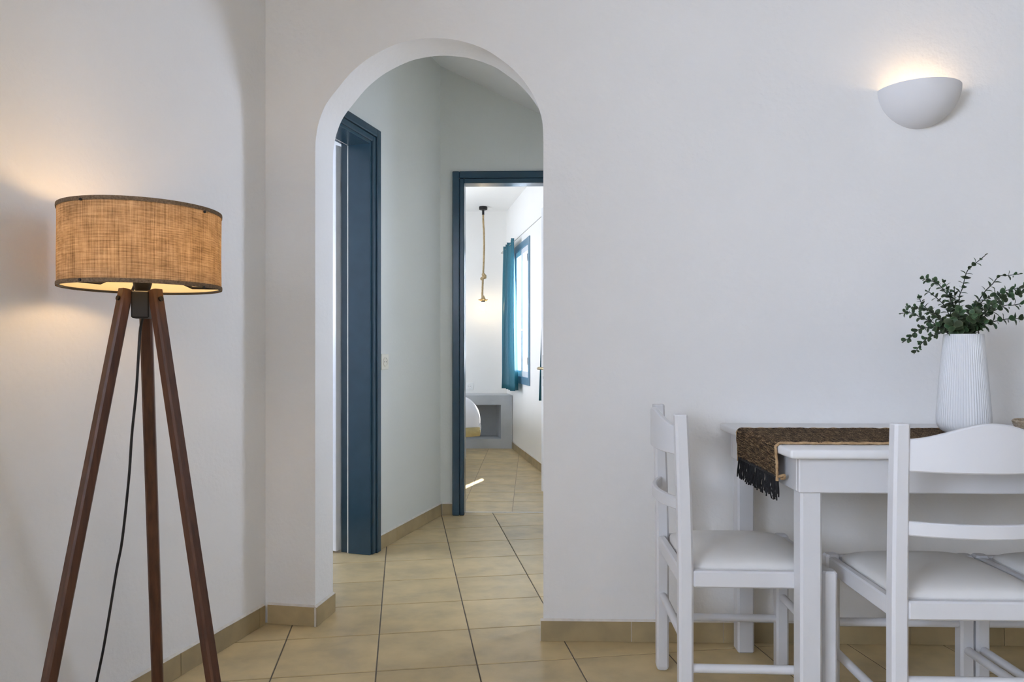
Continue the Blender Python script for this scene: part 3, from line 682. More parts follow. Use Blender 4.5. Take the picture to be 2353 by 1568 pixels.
# local: +y towards the head of the bed, -x to the left; the foot's right corner is at the origin
MB().box(-1.30, -0.10, 0.12, 1.85, 0.16, 0.36, 0.01).build('bed_base', M['whitepaint'], bed)
for x in (-1.22, -0.18):
    for y in (0.20, 1.77): MB().box(x - 0.03, x + 0.03, y - 0.03, y + 0.03, 0.0, 0.16, 0.003).build('leg', M['whitepaint'], bed)
MB().box(-1.31, -0.09, 0.10, 1.86, 0.36, 0.53, 0.05, 3).build('mattress', M['duvet'], bed, smooth=True)
def drape(s, r, L):                                   # s > 0 runs past the edge: over a rounded shoulder, then straight down
    if s <= 0: return s, 0.0
    q = r * PI / 2
    if s < q: return r * math.sin(s / r), r - r * math.cos(s / r)
    return r, r + (s - q)
def duvet(lo, hi, off=0.0):
    mb = MB(); rows = []; r = 0.165; q = r * PI / 2; L = 0.075
    S_ = [-1.02 + 0.86 * k / 14 for k in range(14)] + [-0.16 + (0.16 + q + L) * k / 22 for k in range(23)]
    T_ = [-1.62 + 1.46 * k / 14 for k in range(14)] + [-0.16 + (0.16 + q + L) * k / 22 for k in range(23)]
    for t in T_:
        row = []; y_, dt = drape(t, r, L)
        for s in S_:
            x_, ds = drape(s, r, L); d_ = (ds ** 3 + dt ** 3) ** (1 / 3); ws = ds / (ds + dt + 1e-6); wt = 1 - ws
            f = 0.010 * math.sin(x_ * 26 + 1) * min(1, dt * 6) + 0.010 * math.sin(y_ * 19) * min(1, ds * 6) + 0.006 * math.sin(x_ * 15 + y_ * 11)
            k = (dt / max(r, dt)) if dt > 0 else 0
            row.append((x_ - r + f * ws + off, -(y_ - r) - f * wt, max(0.655 - d_ + f * max(0, 1 - max(ds, dt) * 15), 0.415)))
        rows.append(row)
    mb.rings(rows, False, False, closed=False)
    rim = rows[-1] + [rw[-1] for rw in rows[-2::-1]]
    return mb, rim
dm, edge = duvet(0, 1)
dv = dm.build('duvet', M['duvet'], bed, smooth=True, sharp=80); dv.modifiers.new('thick', 'SOLIDIFY').thickness = 0.012
hm = MB(); hm.rings([[(p[0], p[1], 0.424) for p in edge], [(p[0] * 0.99 - 0.002, p[1] * 0.99 + 0.004, 0.358 + 0.006 * math.sin(p[0] * 14)) for p in edge]], False, False, closed=False)
hm.build('hem', M['hem'], dv, smooth=True).modifiers.new('thick', 'SOLIDIFY').thickness = 0.004
pw_ = MB(); rws = []
for i in range(17):
    a_ = -1 + 2 * i / 16
    rws.append([(-0.70 + 0.36 * a_, 1.66 + 0.17 * math.cos(2 * PI * j / 24) * (1 - abs(a_) ** 5) ** 0.5, 0.74 + 0.075 * math.sin(2 * PI * j / 24) * (1 - abs(a_) ** 4) ** 0.5) for j in range(24)])
pw_.rings(rws, True, True).build('pillow', M['duvet'], bed, smooth=True)

# rope pendant
ZP = ZB; PP = Vector((-0.505, 7.63))
pd = empty('pendant_lamp', (PP.x, PP.y, 0), label='knotted rope pendant with a bare glowing bulb', cat='pendant lamp')
MB().lathe([(0.0, ZP), (0.043, ZP), (0.044, ZP - 0.004), (0.044, ZP - 0.028), (0.040, ZP - 0.032), (0.0, ZP - 0.032)], 32).build('ceiling_rose', M['black'], pd, smooth=True)
MB().tube([(0, 0, ZP - 0.03), (0, 0, ZP - 0.085)], 0.0125, 16).build('stem', M['black'], pd)
def rope(z0, z1, r, pitch, off=0.0):
    mb = MB()
    for k in range(3):
        pts = []; N = int(abs(z0 - z1) / pitch * 10)
        for i in range(N + 1):
            z = z0 + (z1 - z0) * i / N; a = 2 * PI * (z0 - z) / pitch + 2 * PI * k / 3
            sw = 0.010 * math.sin((z0 - z) * 5.0) * min(1, (z0 - z) * 6) + off
            pts.append((sw + r * 0.5 * math.cos(a), r * 0.5 * math.sin(a), z))
        mb.tube(pts, r * 0.55, 6)
    return mb
rp_ = rope(ZP - 0.08, 1.585, 0.0105, 0.05).build('rope', M['rope'], pd, smooth=True)
kn = MB(); pts = []
for i in range(61):
    t = i / 60; a = 2 * PI * 2.0 * t
    pts.append((0.006 + 0.017 * math.cos(a) + 0.008 * math.sin(a * 0.5), 0.016 * math.sin(a), 1.80 + 0.022 * math.sin(2 * PI * t) + 0.008 * math.cos(a * 1.5)))
kn.tube(pts, 0.0125, 8).build('knot', M['rope'], pd, smooth=True)
MB().lathe([(0.011, 1.60), (0.014, 1.585), (0.024, 1.572), (0.026, 1.555), (0.0, 1.553)], 20).build('rope_binding', M['rope'], pd, smooth=True)
fr = MB()
for k in range(14):
    a = 2 * PI * k / 14 + random.uniform(-.15, .15); L = random.uniform(0.040, 0.062)
    fr.tube([(0.018 * math.cos(a), 0.018 * math.sin(a), 1.553), (L * .7 * math.cos(a), L * .7 * math.sin(a), 1.553 + random.uniform(-.006, .008)), (L * math.cos(a), L * math.sin(a), 1.556 + random.uniform(-.008, .012))], [0.008, 0.007, 0.004], 6)
fr.build('frayed_rope_end', M['rope'], pd, smooth=True)
MB().lathe([(0.0, 1.553), (0.019, 1.55), (0.019, 1.532), (0.015, 1.53), (0.0, 1.53)], 20).build('socket', M['black'], pd, smooth=True)
bl = MB().lathe([(0.0, 1.535), (0.012, 1.53), (0.014, 1.515), (0.021, 1.495), (0.024, 1.475), (0.020, 1.455), (0.010, 1.445), (0.0, 1.443)], 24).build('bulb', M['bulb_pendant'], pd, smooth=True)
# sockets and the painted-over box
def socket(name, loc, rz, label, mat, two=True):
    r = empty(name, loc, rz, label, 'wall socket')      # local: x across, y into the wall, z up
    MB().box(-0.040, 0.040, -0.009, 0.0, -0.040, 0.040, 0.003, 2).build('cover_plate', mat, r, smooth=True)
    MB().lathe([(0.0, -0.0095), (0.019, -0.0095), (0.021, -0.0125), (0.024, -0.0125), (0.025, -0.009)], 32).build('rim', mat, r, smooth=True).rotation_euler = (-PI / 2, 0, 0)
    for x, z in ((-0.0095, 0), (0.0095, 0)) if two else ():
        h_ = MB().lathe([(0.0, -0.0102), (0.0028, -0.0102), (0.0028, -0.0095)], 12).build('pin_hole', M['hole'], r); h_.rotation_euler = (-PI / 2, 0, 0); h_.location = (x, 0, z)
    h_ = MB().lathe([(0.0, -0.0102), (0.002, -0.0102), (0.002, -0.0095)], 12).build('screw', M['steel'], r); h_.rotation_euler = (-PI / 2, 0, 0); h_.location = (0, 0, -0.018)
    return r
ps = hs((3.635 - 3.6184) / HD.y + 0.052); socket('wall_socket', (ps.x, ps.y, 0.951), math.atan2(HD.y, HD.x), 'ivory wall socket right of the blue door frame', M['plastic'])
pb = aty(1079.5, 888, YB); socket('wall_socket', (pb.x, YB, pb.z), 0, 'white wall socket above the grey screed bench', M['whiteplastic'])
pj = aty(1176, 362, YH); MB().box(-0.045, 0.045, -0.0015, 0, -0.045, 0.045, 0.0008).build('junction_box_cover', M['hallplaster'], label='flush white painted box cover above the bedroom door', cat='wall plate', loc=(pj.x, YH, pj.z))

# slit window in the hall's side wall (out of view, throws the arch's outline on the left wall)
w4 = empty('window_4', (*hr(0, -0.03), HZ0), math.atan2(HWD.y, HWD.x) - PI / 2, label='narrow open slit window in the hall side wall', cat='window', kind='structure')
a_, b_ = HWH, HZ1 - HZ0
for y0, y1 in ((-a_, -a_ + 0.012), (a_ - 0.012, a_)): MB().box(-0.02, 0.02, y0, y1, 0, b_, 0.002).build('stile', M['whitepaint'], w4)
for z0, z1 in ((0, 0.015), (b_ - 0.015, b_)): MB().box(-0.02, 0.02, -a_ + 0.012, a_ - 0.012, z0, z1, 0.002).build('rail', M['whitepaint'], w4)
portal('portal_slit_window', (*hr(0, -0.07), (HZ0 + HZ1) / 2), (PI / 2, 0, math.atan2(-HWN.x, HWN.y)), HWH * 2, HZ1 - HZ0)

# ------------------------------------------------------------------ wall sconce
SC = Vector((1.322, 2.51, 1.896)); SA, SD, SH = 0.134, 0.125, 0.132
sc = empty('wall_sconce', SC, label='white half-bowl wall sconce glowing upwards', cat='wall lamp')
mb = MB(); rows = []; rows_i = []
for j in range(19):
    t = j / 18; ph = t * PI / 2
    k = math.cos(ph) ** 1.08; z = -SH * math.sin(ph) ** 1.0
    row = [(-SA * k * math.cos(PI * i / 40), -0.001 - SD * (k ** 0.95) * math.sin(PI * i / 40), z) for i in range(41)]
    rows.append(row)
    rows_i.append([(x * 0.965, y * 0.96, zz * 0.95 if j else 0.0) for x, y, zz in row])
rows[0] = [(x, y, 0.0) for x, y, z in rows[0]]
mb.rings(rows, False, False, closed=False); mb.rings(rows_i, False, False, closed=False); mb.rings([rows[0], rows_i[0]], False, False, closed=False)
mb.build('bowl', M['plaster_lamp'], sc, smooth=True, sharp=60)
MB().box(-0.05, 0.05, -0.012, 0.0, -0.09, -0.03, 0.002).build('back_plate', M['whiteplastic'], sc)
MB().lathe([(0.0, -0.06), (0.014, -0.058), (0.014, -0.035), (0.0, -0.034)], 16, c=(0, -0.07, 0)).build('socket', M['whiteplastic'], sc)
MB().lathe([(0.0, -0.036), (0.016, -0.032), (0.019, -0.018), (0.012, -0.006), (0.0, -0.003)], 20, c=(0, -0.07, 0)).build('bulb', M['bulb_warm'], sc, smooth=True)

# ------------------------------------------------------------------ floor lamp
LX, LY = -0.9434, 1.731; SR, ST, SB = 0.178, 1.3436, 1.154
fl = empty('floor_lamp', (LX, LY, 0), label='tripod floor lamp with a burlap drum shade and dark wooden legs', cat='floor lamp')
def bar(p, q, w, d, side):
    p, q = Vector(p), Vector(q); ax = (q - p).normalized(); s1 = Vector(side) - ax * Vector(side).dot(ax); s1.normalize(); s2 = ax.cross(s1)
    c = 0.004; rs = []
    for o, k in ((p, 1.0), (q, 1.0)):
        oc = []
        for a, b in ((-w, -d + c), (-w + c, -d), (w - c, -d), (w, -d + c), (w, d - c), (w - c, d), (-w + c, d), (-w, d - c)): oc.append(o + s1 * a + s2 * b)
        rs.append(oc)
    return MB().rings(rs)
for az in (110, 240, -20):
    a = math.radians(az); c_, s_ = math.cos(a), math.sin(a)
    p0 = (0.041 * c_, 0.041 * s_, 1.150); p1 = (0.268 * c_, 0.268 * s_, 0.0); tg = (-s_, c_, 0)
    lg = bar(p0, p1, 0.014, 0.0125, tg).build('leg', M['walnut'], fl)
    bx = (0.0575 * c_, 0.0575 * s_, 1.128)
    MB().tube([bx, (bx[0] + 0.005 * c_, bx[1] + 0.005 * s_, bx[2] + 0.001)], 0.006, 14).build('bolt', M['black'], lg)
hub = MB().box(-0.0195, 0.0195, -0.037, 0.020, 1.082, 1.147, 0.003).build('hub', M['black'], fl, rz=math.radians(20))
MB().lathe([(0.0, 1.144), (0.013, 1.144), (0.017, 1.152), (0.019, 1.160), (0.021, 1.166), (0.021, 1.20), (0.017, 1.205), (0.0, 1.206)], 24).build('socket', M['black'], fl, smooth=True)
bulb = MB().lathe([(0.0, 1.205), (0.014, 1.205), (0.016, 1.215), (0.027, 1.235), (0.030, 1.252), (0.026, 1.268), (0.014, 1.280), (0.0, 1.283)], 28).build('bulb', M['bulb_lamp'], fl, smooth=True)
def uvcyl(r, z0, z1, n, name, mat, parent, wob=0.0):
    me = bpy.data.meshes.new(name); vs = []; fs = []; nz = 6
    for j in range(nz + 1):
        for i in range(n):
            a = 2 * PI * i / n; rr = r + wob * math.sin(a * 5 + j)
            vs.append((rr * math.cos(a), rr * math.sin(a), z0 + (z1 - z0) * j / nz))
    for j in range(nz):
        for i in range(n): fs.append((j * n + i, j * n + (i + 1) % n, (j + 1) * n + (i + 1) % n, (j + 1) * n + i))
    me.from_pydata(vs, [], fs); uvl = me.uv_layers.new(name='UVMap')
    for p in me.polygons:
        j, i = divmod(p.index, n)
        for k, li in enumerate(p.loop_indices):
            ii = i + (1 if k in (1, 2) else 0); jj = j + (1 if k in (2, 3) else 0)
            uvl.data[li].uv = (2 * PI * r * ii / n, (z1 - z0) * jj / nz)
    me.polygons.foreach_set('use_smooth', [True] * len(me.polygons)); me.materials.append(mat)
    return link(name, me, parent)
shade = uvcyl(SR, SB, ST, 96, 'lamp_shade', M['burlap'], fl, 0.0004)
uvcyl(SR - 0.0025, SB + 0.001, ST - 0.001, 96, 'lining', M['lining'], shade)
for z in (SB, ST - 0.009):
    MB().lathe([(SR + 0.0004, z - 0.0005), (SR + 0.0020, z), (SR + 0.0024, z + 0.0045), (SR + 0.0020, z + 0.009), (SR + 0.0004, z + 0.009)], 96).build('shade_trim', M['trim'], shade, smooth=True)
    MB().tube([((SR - 0.004) * math.cos(2 * PI * i / 64), (SR - 0.004) * math.sin(2 * PI * i / 64), z + 0.003) for i in range(65)], 0.0022, 6).build('wire_ring', M['black'], shade, smooth=True)
for (u, v) in ((186, 458), (470, 487), (184, 643), (468, 661)):
    a = math.atan2(aty(u, v, 1.60).y - 0, aty(u, v, 1.60).x)
    # where this sight line meets the shade
    r_ = ray(u, v); ox, oy = -LX, -LY; A_ = r_.x ** 2 + r_.y ** 2; B_ = 2 * (r_.x * ox + r_.y * oy); C_ = ox * ox + oy * oy - (SR + 0.0022) ** 2
    t_ = (-B_ - math.sqrt(max(B_ * B_ - 4 * A_ * C_, 0))) / (2 * A_); P_ = r_ * t_ + Vector((0, 0, 1)) - Vector((LX, LY, 0))
    nn = Vector((P_.x, P_.y, 0)).normalized()
    MB().tube([P_ - nn * 0.001, P_ + nn * 0.0022], 0.0032, 12).build('rivet', M['black'], shade)
for k in range(3):
    a = math.radians(250 + 120 * k); c_, s_ = math.cos(a), math.sin(a); tx, ty = -s_, c_
    pts = [((SR - 0.004) * c_ + 0.07 * tx * 0 , (SR - 0.004) * s_, SB + 0.004), (0.115 * c_, 0.115 * s_, SB + 0.004), (0.060 * c_, 0.060 * s_, SB + 0.030), (0.020 * c_, 0.020 * s_, SB + 0.036)]
    MB().tube(pts, 0.0035, 6).build('shade_arm', M['black'], shade)
for ang_, in ((205,), (300,)):
    a = math.radians(ang_); w_ = math.radians(24); R_ = SR - 0.005
    pts = [(R_ * math.cos(a - w_), R_ * math.sin(a - w_), SB + 0.004), (R_ * 0.82 * math.cos(a - w_ * .3), R_ * 0.82 * math.sin(a - w_ * .3), SB + 0.006), (R_ * 0.70 * math.cos(a + w_ * .5), R_ * 0.70 * math.sin(a + w_ * .5), SB + 0.020)]
cordp = [(0.004, -0.006, 1.085)]
for u, v, y in ((322, 760, 1.735), (318, 820, 1.735), (313, 900, 1.74), (303, 1000, 1.745), (296, 1100, 1.75), (281, 1240, 1.755), (268, 1310, 1.76), (250, 1420, 1.765), (236, 1500, 1.77), (222, 1568, 1.77), (208, 1650, 1.765)):
    p = aty(u, v, y); cordp.append((p.x - LX, p.y - LY, max(p.z, 0.005)))
cordp += [(-0.19, 0.02, 0.006), (-0.205, -0.12, 0.005), (-0.22, -0.35, 0.005), (-0.27, -0.7, 0.005)]
MB().tube(catmull(cordp, 6), 0.0033, 8).build('cord', M['cable'], fl, smooth=True)

# ------------------------------------------------------------------ table
TX0, TX1, TY0, TY1, TZ0, TZ1 = 0.648, 1.91, 1.820, 2.503, 0.733, 0.757
tb = empty('dining_table', ((TX0 + TX1) / 2, (TY0 + TY1) / 2, 0), label='white wooden dining table pushed against the wall', cat='table')
tx, ty = (TX1 - TX0) / 2, (TY1 - TY0) / 2
MB().box(-tx, tx, -ty, ty, TZ0, TZ1, 0.007, 3).build('table_top', M['tablepaint'], tb, smooth=True)
LW = 0.055; ax0, ay0 = tx - 0.038, ty - 0.035
for sx in (-1, 1):
    for s2 in (-1, 1):
        x0, x1 = sorted((sx * (ax0), sx * (ax0 - LW))); y0, y1 = sorted((s2 * ay0, s2 * (ay0 - LW)))
        MB().box(x0, x1, y0, y1, 0, TZ0 - 0.085, 0.006).build('leg', M['chairpaint'], tb)
        MB().box(x0, x1, y0, y1, TZ0 - 0.085, TZ0).build('leg_block', M['chairpaint'], tb)
az0 = TZ0 - 0.090
for s2 in (-1, 1):
    y0, y1 = sorted((s2 * (ay0 + 0.007), s2 * (ay0 - 0.011))); MB().box(-ax0 - 0.007, ax0 + 0.007, y0, y1, az0, TZ0, 0.003).build('apron', M['chairpaint'], tb)
for sx in (-1, 1):
    x0, x1 = sorted((sx * (ax0 + 0.007), sx * (ax0 - 0.011))); MB().box(x0, x1, -ay0 + 0.011, ay0 - 0.011, az0, TZ0, 0.003).build('apron', M['chairpaint'], tb)

# ------------------------------------------------------------------ chairs
def octo(cx, cyy, z, hx_, hy_, c):
    return [(cx + a, cyy + b, z) for a, b in ((-hx_, -hy_ + c), (-hx_ + c, -hy_), (hx_ - c, -hy_), (hx_, -hy_ + c), (hx_, hy_ - c), (hx_ - c, hy_), (-hx_ + c, hy_), (-hx_, hy_ - c))]
def make_chair():
    r = empty('dining_chair', (0, 0, 0)); W2, D2, w = 0.186, 0.185, 0.0190; m = M['chairpaint']
    for sx in (-1, 1):
        x = sx * W2
        MB().rings([octo(x, -D2, 0.0, w * .62, w * .62, .004), octo(x, -D2, 0.005, w * .88, w * .88, .006), octo(x, -D2, 0.014, w, w, .006), octo(x, -D2, 0.43, w, w, .006), octo(x, -D2 - 0.004, 0.62, w * .98, w * .98, .006), octo(x, -D2 - 0.012, 0.833, w * .94, w * .92, .006), octo(x, -D2 - 0.012, 0.836, w * .85, w * .83, .005)]).build('back_post', m, r)
        MB().rings([octo(x, D2, 0.0, w * .62, w * .62, .004), octo(x, D2, 0.005, w * .88, w * .88, .006), octo(x, D2, 0.014, w, w, .006), octo(x, D2, 0.424, w, w, .006), octo(x, D2, 0.430, w * .8, w * .8, .006)]).build('leg', m, r)
        MB().box(x - 0.011 + sx * 0.004, x + 0.011 + sx * 0.004, -D2 + w, D2 - w, 0.382, 0.426, 0.004).build('seat_rail', m, r)
        MB().tube([(x, -D2 + w - 0.004, 0.165), (x, D2 - w + 0.004, 0.165)], 0.0118, 14).build('stretcher', m, r, smooth=True)
    for y in (-D2, D2):
        s = 1 if y > 0 else -1
        MB().box(-W2 + w, W2 - w, y - 0.011 + s * 0.004, y + 0.011 + s * 0.004, 0.382, 0.426, 0.004).build('seat_rail', m, r)
        MB().tube([(-W2 + w - 0.004, y, 0.236), (W2 - w + 0.004, y, 0.236)], 0.0118, 14).build('stretcher', m, r, smooth=True)
    def slat(zb, zt, crown, bow, th, yend):
        A = W2 - 0.006; rows = []
        for i in range(33):
            x = -A + 2 * A * i / 32; q = x / A; y = yend - bow * (1 - q * q)
            k = (0.5 + 0.5 * math.cos(PI * q)); zt_ = zt + crown * k; c = 0.003
            sec = [(y - th, zb + c), (y - th + c, zb), (y + th - c, zb), (y + th, zb + c), (y + th, zt_ - c), (y + th - c, zt_), (y - th + c, zt_), (y - th, zt_ - c)]
            rows.append([(x, a, b) for a, b in sec])
        return MB().rings(rows)
    slat(0.726, 0.800, 0.040, 0.044, 0.0075, -D2 - 0.008).build('top_slat', m, r, smooth=True, sharp=30)
    slat(0.578, 0.611, 0.0, 0.044, 0.0075, -D2 - 0.004).build('middle_slat', m, r, smooth=True, sharp=30)
    mb = MB(); N = 22; a = 0.174; grid = []
    def cu(t): return math.copysign(1 - (1 - abs(t)) ** 1.6, t)
    for j in range(N + 1):
        row = []
        for i in range(N + 1):
            u, v = cu(-1 + 2 * i / N), cu(-1 + 2 * j / N)
            e = (1 - abs(u) ** 3.2) * (1 - abs(v) ** 3.2)
            rr = 0.945 + 0.055 * (1 - (abs(u) * abs(v)) ** 4)
            row.append((a * u * rr, a * v * rr, 0.4265 + 0.033 * max(e, 0) ** 0.42))
        grid.append(row)
    mb.rings(grid, False, False, closed=False)
    low = [[(x * 1.0, y * 1.0, 0.400) for x, y, z in row] for row in grid]; mb.rings(low, False, False, closed=False)
    bd = [grid[0][i] for i in range(N + 1)] + [grid[j][N] for j in range(1, N + 1)] + [grid[N][i] for i in range(N - 1, -1, -1)] + [grid[j][0] for j in range(N - 1, 0, -1)]
    mb.rings([bd, [(x, y, 0.400) for x, y, z in bd]], False, False)
    mb.build('seat_cushion', M['cushion'], r, smooth=True, sharp=50)
    return r
ch = make_chair()
GR = 'white dining chairs at the table'
tag(ch, 'white wooden dining chair at the left end of the table, seen from its side', 'chair', GR)
ch.location = (0.596, 2.104, 0); ch.rotation_euler = (0, 0, -PI / 2 + math.radians(-1.0))
c2 = copy_tree(ch); c2.location = (1.036, 1.885, 0); c2.rotation_euler = (0, 0, 0)
tag(c2, 'white wooden dining chair with its curved back to the viewer, in front of the vase', 'chair', GR)
c3 = copy_tree(ch); c3.location = (1.451, 1.885, 0); c3.rotation_euler = (0, 0, 0)
tag(c3, 'white dining chair cut off by the right edge, only its seat and front leg showing', 'chair', GR)

# ------------------------------------------------------------------ table runner
RY0, RY1, RT = 1.9157, 2.268, 0.006
run = empty('table_runner', (TX0, (RY0 + RY1) / 2, TZ1), label='dark woven jute table runner with black fringe hanging over the table end', cat='table runner')
def runner():
    path = []; zc = RT / 2 + 0.0008; ex = -0.0045
    path.append((TX1 - TX0 - 0.02, zc))
    k = TX1 - TX0 - 0.05
    while k > 0.02: path.append((k, zc)); k -= 0.02
    R = 0.014
    for i in range(9):
        a = PI / 2 + (PI / 2) * i / 8; path.append((R + ex + R * math.cos(a), zc - R + R * math.sin(a)))
    zz = zc - R
    for i in range(1, 9): path.append((ex + 0.004 * math.sin(i / 8 * 2.0), zz - 0.0725 * i / 8))
    return path
path = runner(); ny_ = 44; hwid = (RY1 - RY0) / 2
me = bpy.data.meshes.new('woven_cloth'); vs, fs, uvs = [], [], []
s_ = 0
for i, (x, z) in enumerate(path):
    if i: s_ += math.hypot(x - path[i - 1][0], z - path[i - 1][1])
    a = path[max(i - 1, 0)]; b = path[min(i + 1, len(path) - 1)]; tx_, tz_ = b[0] - a[0], b[1] - a[1]; L = math.hypot(tx_, tz_); nx_, nz_ = (tz_ / L, -tx_ / L)
    for j in range(ny_ + 1):
        q = -1 + 2 * j / ny_; y = q * hwid + (0.003 * math.sin(s_ * 60 + q) + 0.002 * math.sin(s_ * 143)) * (abs(q) ** 8)
        w_ = 0.0009 * math.sin(s_ * 170 + 1.3 * math.sin(y * 60)) + 0.0008 * math.sin(y * 110 + s_ * 30) + (0.0012 if abs(q) > .95 else 0)
        o_ = RT / 2 + max(w_, -0.0006)
        vs.append((x + nx_ * o_, y, z + nz_ * o_)); uvs.append((s_, y))
nb = ny_ + 1; npth = len(path)
base = len(vs)
for i, (x, z) in enumerate(path):
    a = path[max(i - 1, 0)]; b = path[min(i + 1, len(path) - 1)]; tx_, tz_ = b[0] - a[0], b[1] - a[1]; L = math.hypot(tx_, tz_); nx_, nz_ = (tz_ / L, -tx_ / L)
    for j in range(ny_ + 1):
        q = -1 + 2 * j / ny_; vs.append((x - nx_ * RT / 2, q * hwid, z - nz_ * RT / 2)); uvs.append(uvs[i * nb + j])
for i in range(npth - 1):
    for j in range(ny_):
        a = i * nb + j; fs.append((a, a + 1, a + nb + 1, a + nb)); fs.append((base + a, base + a + nb, base + a + nb + 1, base + a + 1))
    for j in (0, ny_):
        a = i * nb + j; fs.append((a, a + nb, base + a + nb, base + a))
for i in (0, npth - 1):
    for j in range(ny_):
        a = i * nb + j; fs.append((a, a + 1, base + a + 1, base + a))
me.from_pydata(vs, [], fs); uvl = me.uv_layers.new(name='UVMap')
for p in me.polygons:
    for li in p.loop_indices: uvl.data[li].uv = uvs[me.loops[li].vertex_index]
bm = bmesh.new(); bm.from_mesh(me); bmesh.ops.recalc_face_normals(bm, faces=bm.faces[:]); bm.to_mesh(me); bm.free()
me.polygons.foreach_set('use_smooth', [True] * len(me.polygons)); me.set_sharp_from_angle(angle=math.radians(50)); me.materials.append(M['runner'])
link('woven_cloth', me, run)
for sgn in (-1, 1):
    cp = []
    for i, (x, z) in enumerate(path):
        cp.append((x - (0.0015 if i > npth - 12 else 0), sgn * (hwid + 0.001) + 0.0012 * math.sin(i * 1.7), z + 0.001 + 0.0008 * math.sin(i * 2.3)))
    cp.append((path[-1][0] - 0.001, sgn * (hwid + 0.001), path[-1][1] - 0.012))
    MB().tube(catmull(cp, 3), [0.0036 + 0.0005 * math.sin(i * 1.3) for i in range((len(cp) - 1) * 3 + 1)], 8).build('edge_cord', M['jute'], run, smooth=True, sharp=80)
xe, ze = path[-1]
MB().tube(catmull([(xe, -hwid, ze - 0.002), (xe + 0.008, -hwid - 0.006, ze + 0.002), (xe + 0.016, -hwid - 0.006, ze + 0.004), (xe + 0.017, -hwid - 0.003, ze - 0.004), (xe + 0.008, -hwid, ze - 0.006)], 5), 0.0036, 8).build('cord_knot', M['jute'], run, smooth=True)
fg = MB(); rf = random.Random(3)
for k in range(74):
    y = -hwid + 2 * hwid * (k + 0.5) / 74 + rf.uniform(-.002, .002); L = rf.uniform(0.052, 0.068); x0 = xe + rf.uniform(-.003, .003)
    cl = round(y / 0.026) * 0.026 * 0.7 + y * 0.3
    pts = [(x0, y, ze + 0.004), (x0 + rf.uniform(-.003, .003), y + (cl - y) * 0.5, ze - L * .35), (x0 + rf.uniform(-.006, .004), cl + (y - cl) * 0.9 + rf.uniform(-.004, .004), ze - L * .7), (x0 + rf.uniform(-.007, .006), cl + (y - cl) * 1.05 + rf.uniform(-.006, .006), ze - L)]
    fg.tube(catmull(pts, 3), 0.0021, 5)
fg.build('fringe', M['fringe'], run, smooth=True, kind='stuff')
MB().box(xe - 0.004, xe + 0.004, -hwid + 0.004, hwid - 0.004, ze - 0.006, ze + 0.002, 0.002).build('fringe_band', M['fringe'], run)

# ------------------------------------------------------------------ vase and eucalyptus
ZV = TZ1 + RT + 0.0022; vy = 2.135
vp = aty(2214, 880, vy); VX = vp.x; tv = vy / ray(2214, 880).y
def vr(du): return du * tv / F * math.cos(math.atan((2214 - CX) / F))
ztopv = aty(2214, 768.5, vy).z; VH = ztopv - ZV
prof = [(0.0, 0.0), (0.042, 0.0), (0.049, 0.002), (0.058, 0.008), (vr(62), 0.018), (vr(65), 0.028)]
for k in range(15):
    f = k / 14; prof.append((vr(65.8 - 18.3 * f ** 1.12), 0.042 + (VH - 0.042) * f))
mb = MB(); NF, SUB = 60, 6; nseg = NF * SUB; rows = []
cmz = prof
for r_, z_ in cmz:
    amp = 0.0016 if 0.012 < z_ < VH - 0.002 else 0.0
    amp *= min(1, max(0, (z_ - 0.010) / 0.02))
    rows.append([((r_ - amp * (1 - abs(math.sin(NF * a / 2)))) * math.cos(a), (r_ - amp * (1 - abs(math.sin(NF * a / 2)))) * math.sin(a), z_) for a in [2 * PI * k / nseg for k in range(nseg)]])
rin = [[((vr(47.3) - 0.003) * math.cos(2 * PI * k / nseg), (vr(47.3) - 0.003) * math.sin(2 * PI * k / nseg), VH) for k in range(nseg)], [((vr(50) - 0.004) * math.cos(2 * PI * k / nseg), (vr(50) - 0.004) * math.sin(2 * PI * k / nseg), VH - 0.06) for k in range(nseg)], [(0.04 * math.cos(2 * PI * k / nseg), 0.04 * math.sin(2 * PI * k / nseg), 0.012) for k in range(nseg)]]
mb.rings(rows[1:] + rin, True, True)
mb.build('vase', M['vase'], label='tall white ribbed ceramic vase on the table runner', cat='vase', smooth=True, sharp=60, loc=(VX, vy, ZV))

pl = empty('eucalyptus_bouquet', (VX, vy, ZV + VH), label='green eucalyptus sprays in the white ribbed vase', cat='plant')
def leafmesh(kind):
    me = bpy.data.meshes.new('leaf'); vs = [(0, 0, 0)]; fs = []; N = 12; uvr = [0.0]
    w = {0: 0.42, 1: 0.30, 2: 0.47}[kind]
    cxl = 0.5
    vs = [(0.5, 0, 0.02)]; uvr = [0.0]
    for rr, uvv in ((0.55, 0.5), (0.88, 0.74), (1.0, 1.0)):
        for k in range(N):
            a = 2 * PI * k / N; x = 0.5 + 0.5 * rr * math.cos(a); tip = 1.0 - 0.25 * max(0, math.cos(a)) ** 3 if kind == 1 else 1.0
            y = w * rr * math.sin(a) * tip
            vs.append((x, y, 0.02 + 0.10 * (abs(y) / w) ** 1.5 - 0.10 * (x - 0.3) ** 2 * 2)); uvr.append(uvv)
    for k in range(N): fs.append((0, 1 + k, 1 + (k + 1) % N))
    for q in range(2):
        for k in range(N): fs.append((1 + q * N + k, 1 + (q + 1) * N + k, 1 + (q + 1) * N + (k + 1) % N, 1 + q * N + (k + 1) % N))
    me.from_pydata(vs, [], fs); uvl = me.uv_layers.new(name='UVMap')
    for p in me.polygons:
        for li in p.loop_indices: uvl.data[li].uv = (uvr[me.loops[li].vertex_index], 0.5)
    me.polygons.foreach_set('use_smooth', [True] * len(me.polygons)); me.materials.append(M['leaf']); return me
LM = [leafmesh(k) for k in range(3)]
rl = random.Random(11); nleaf = 0
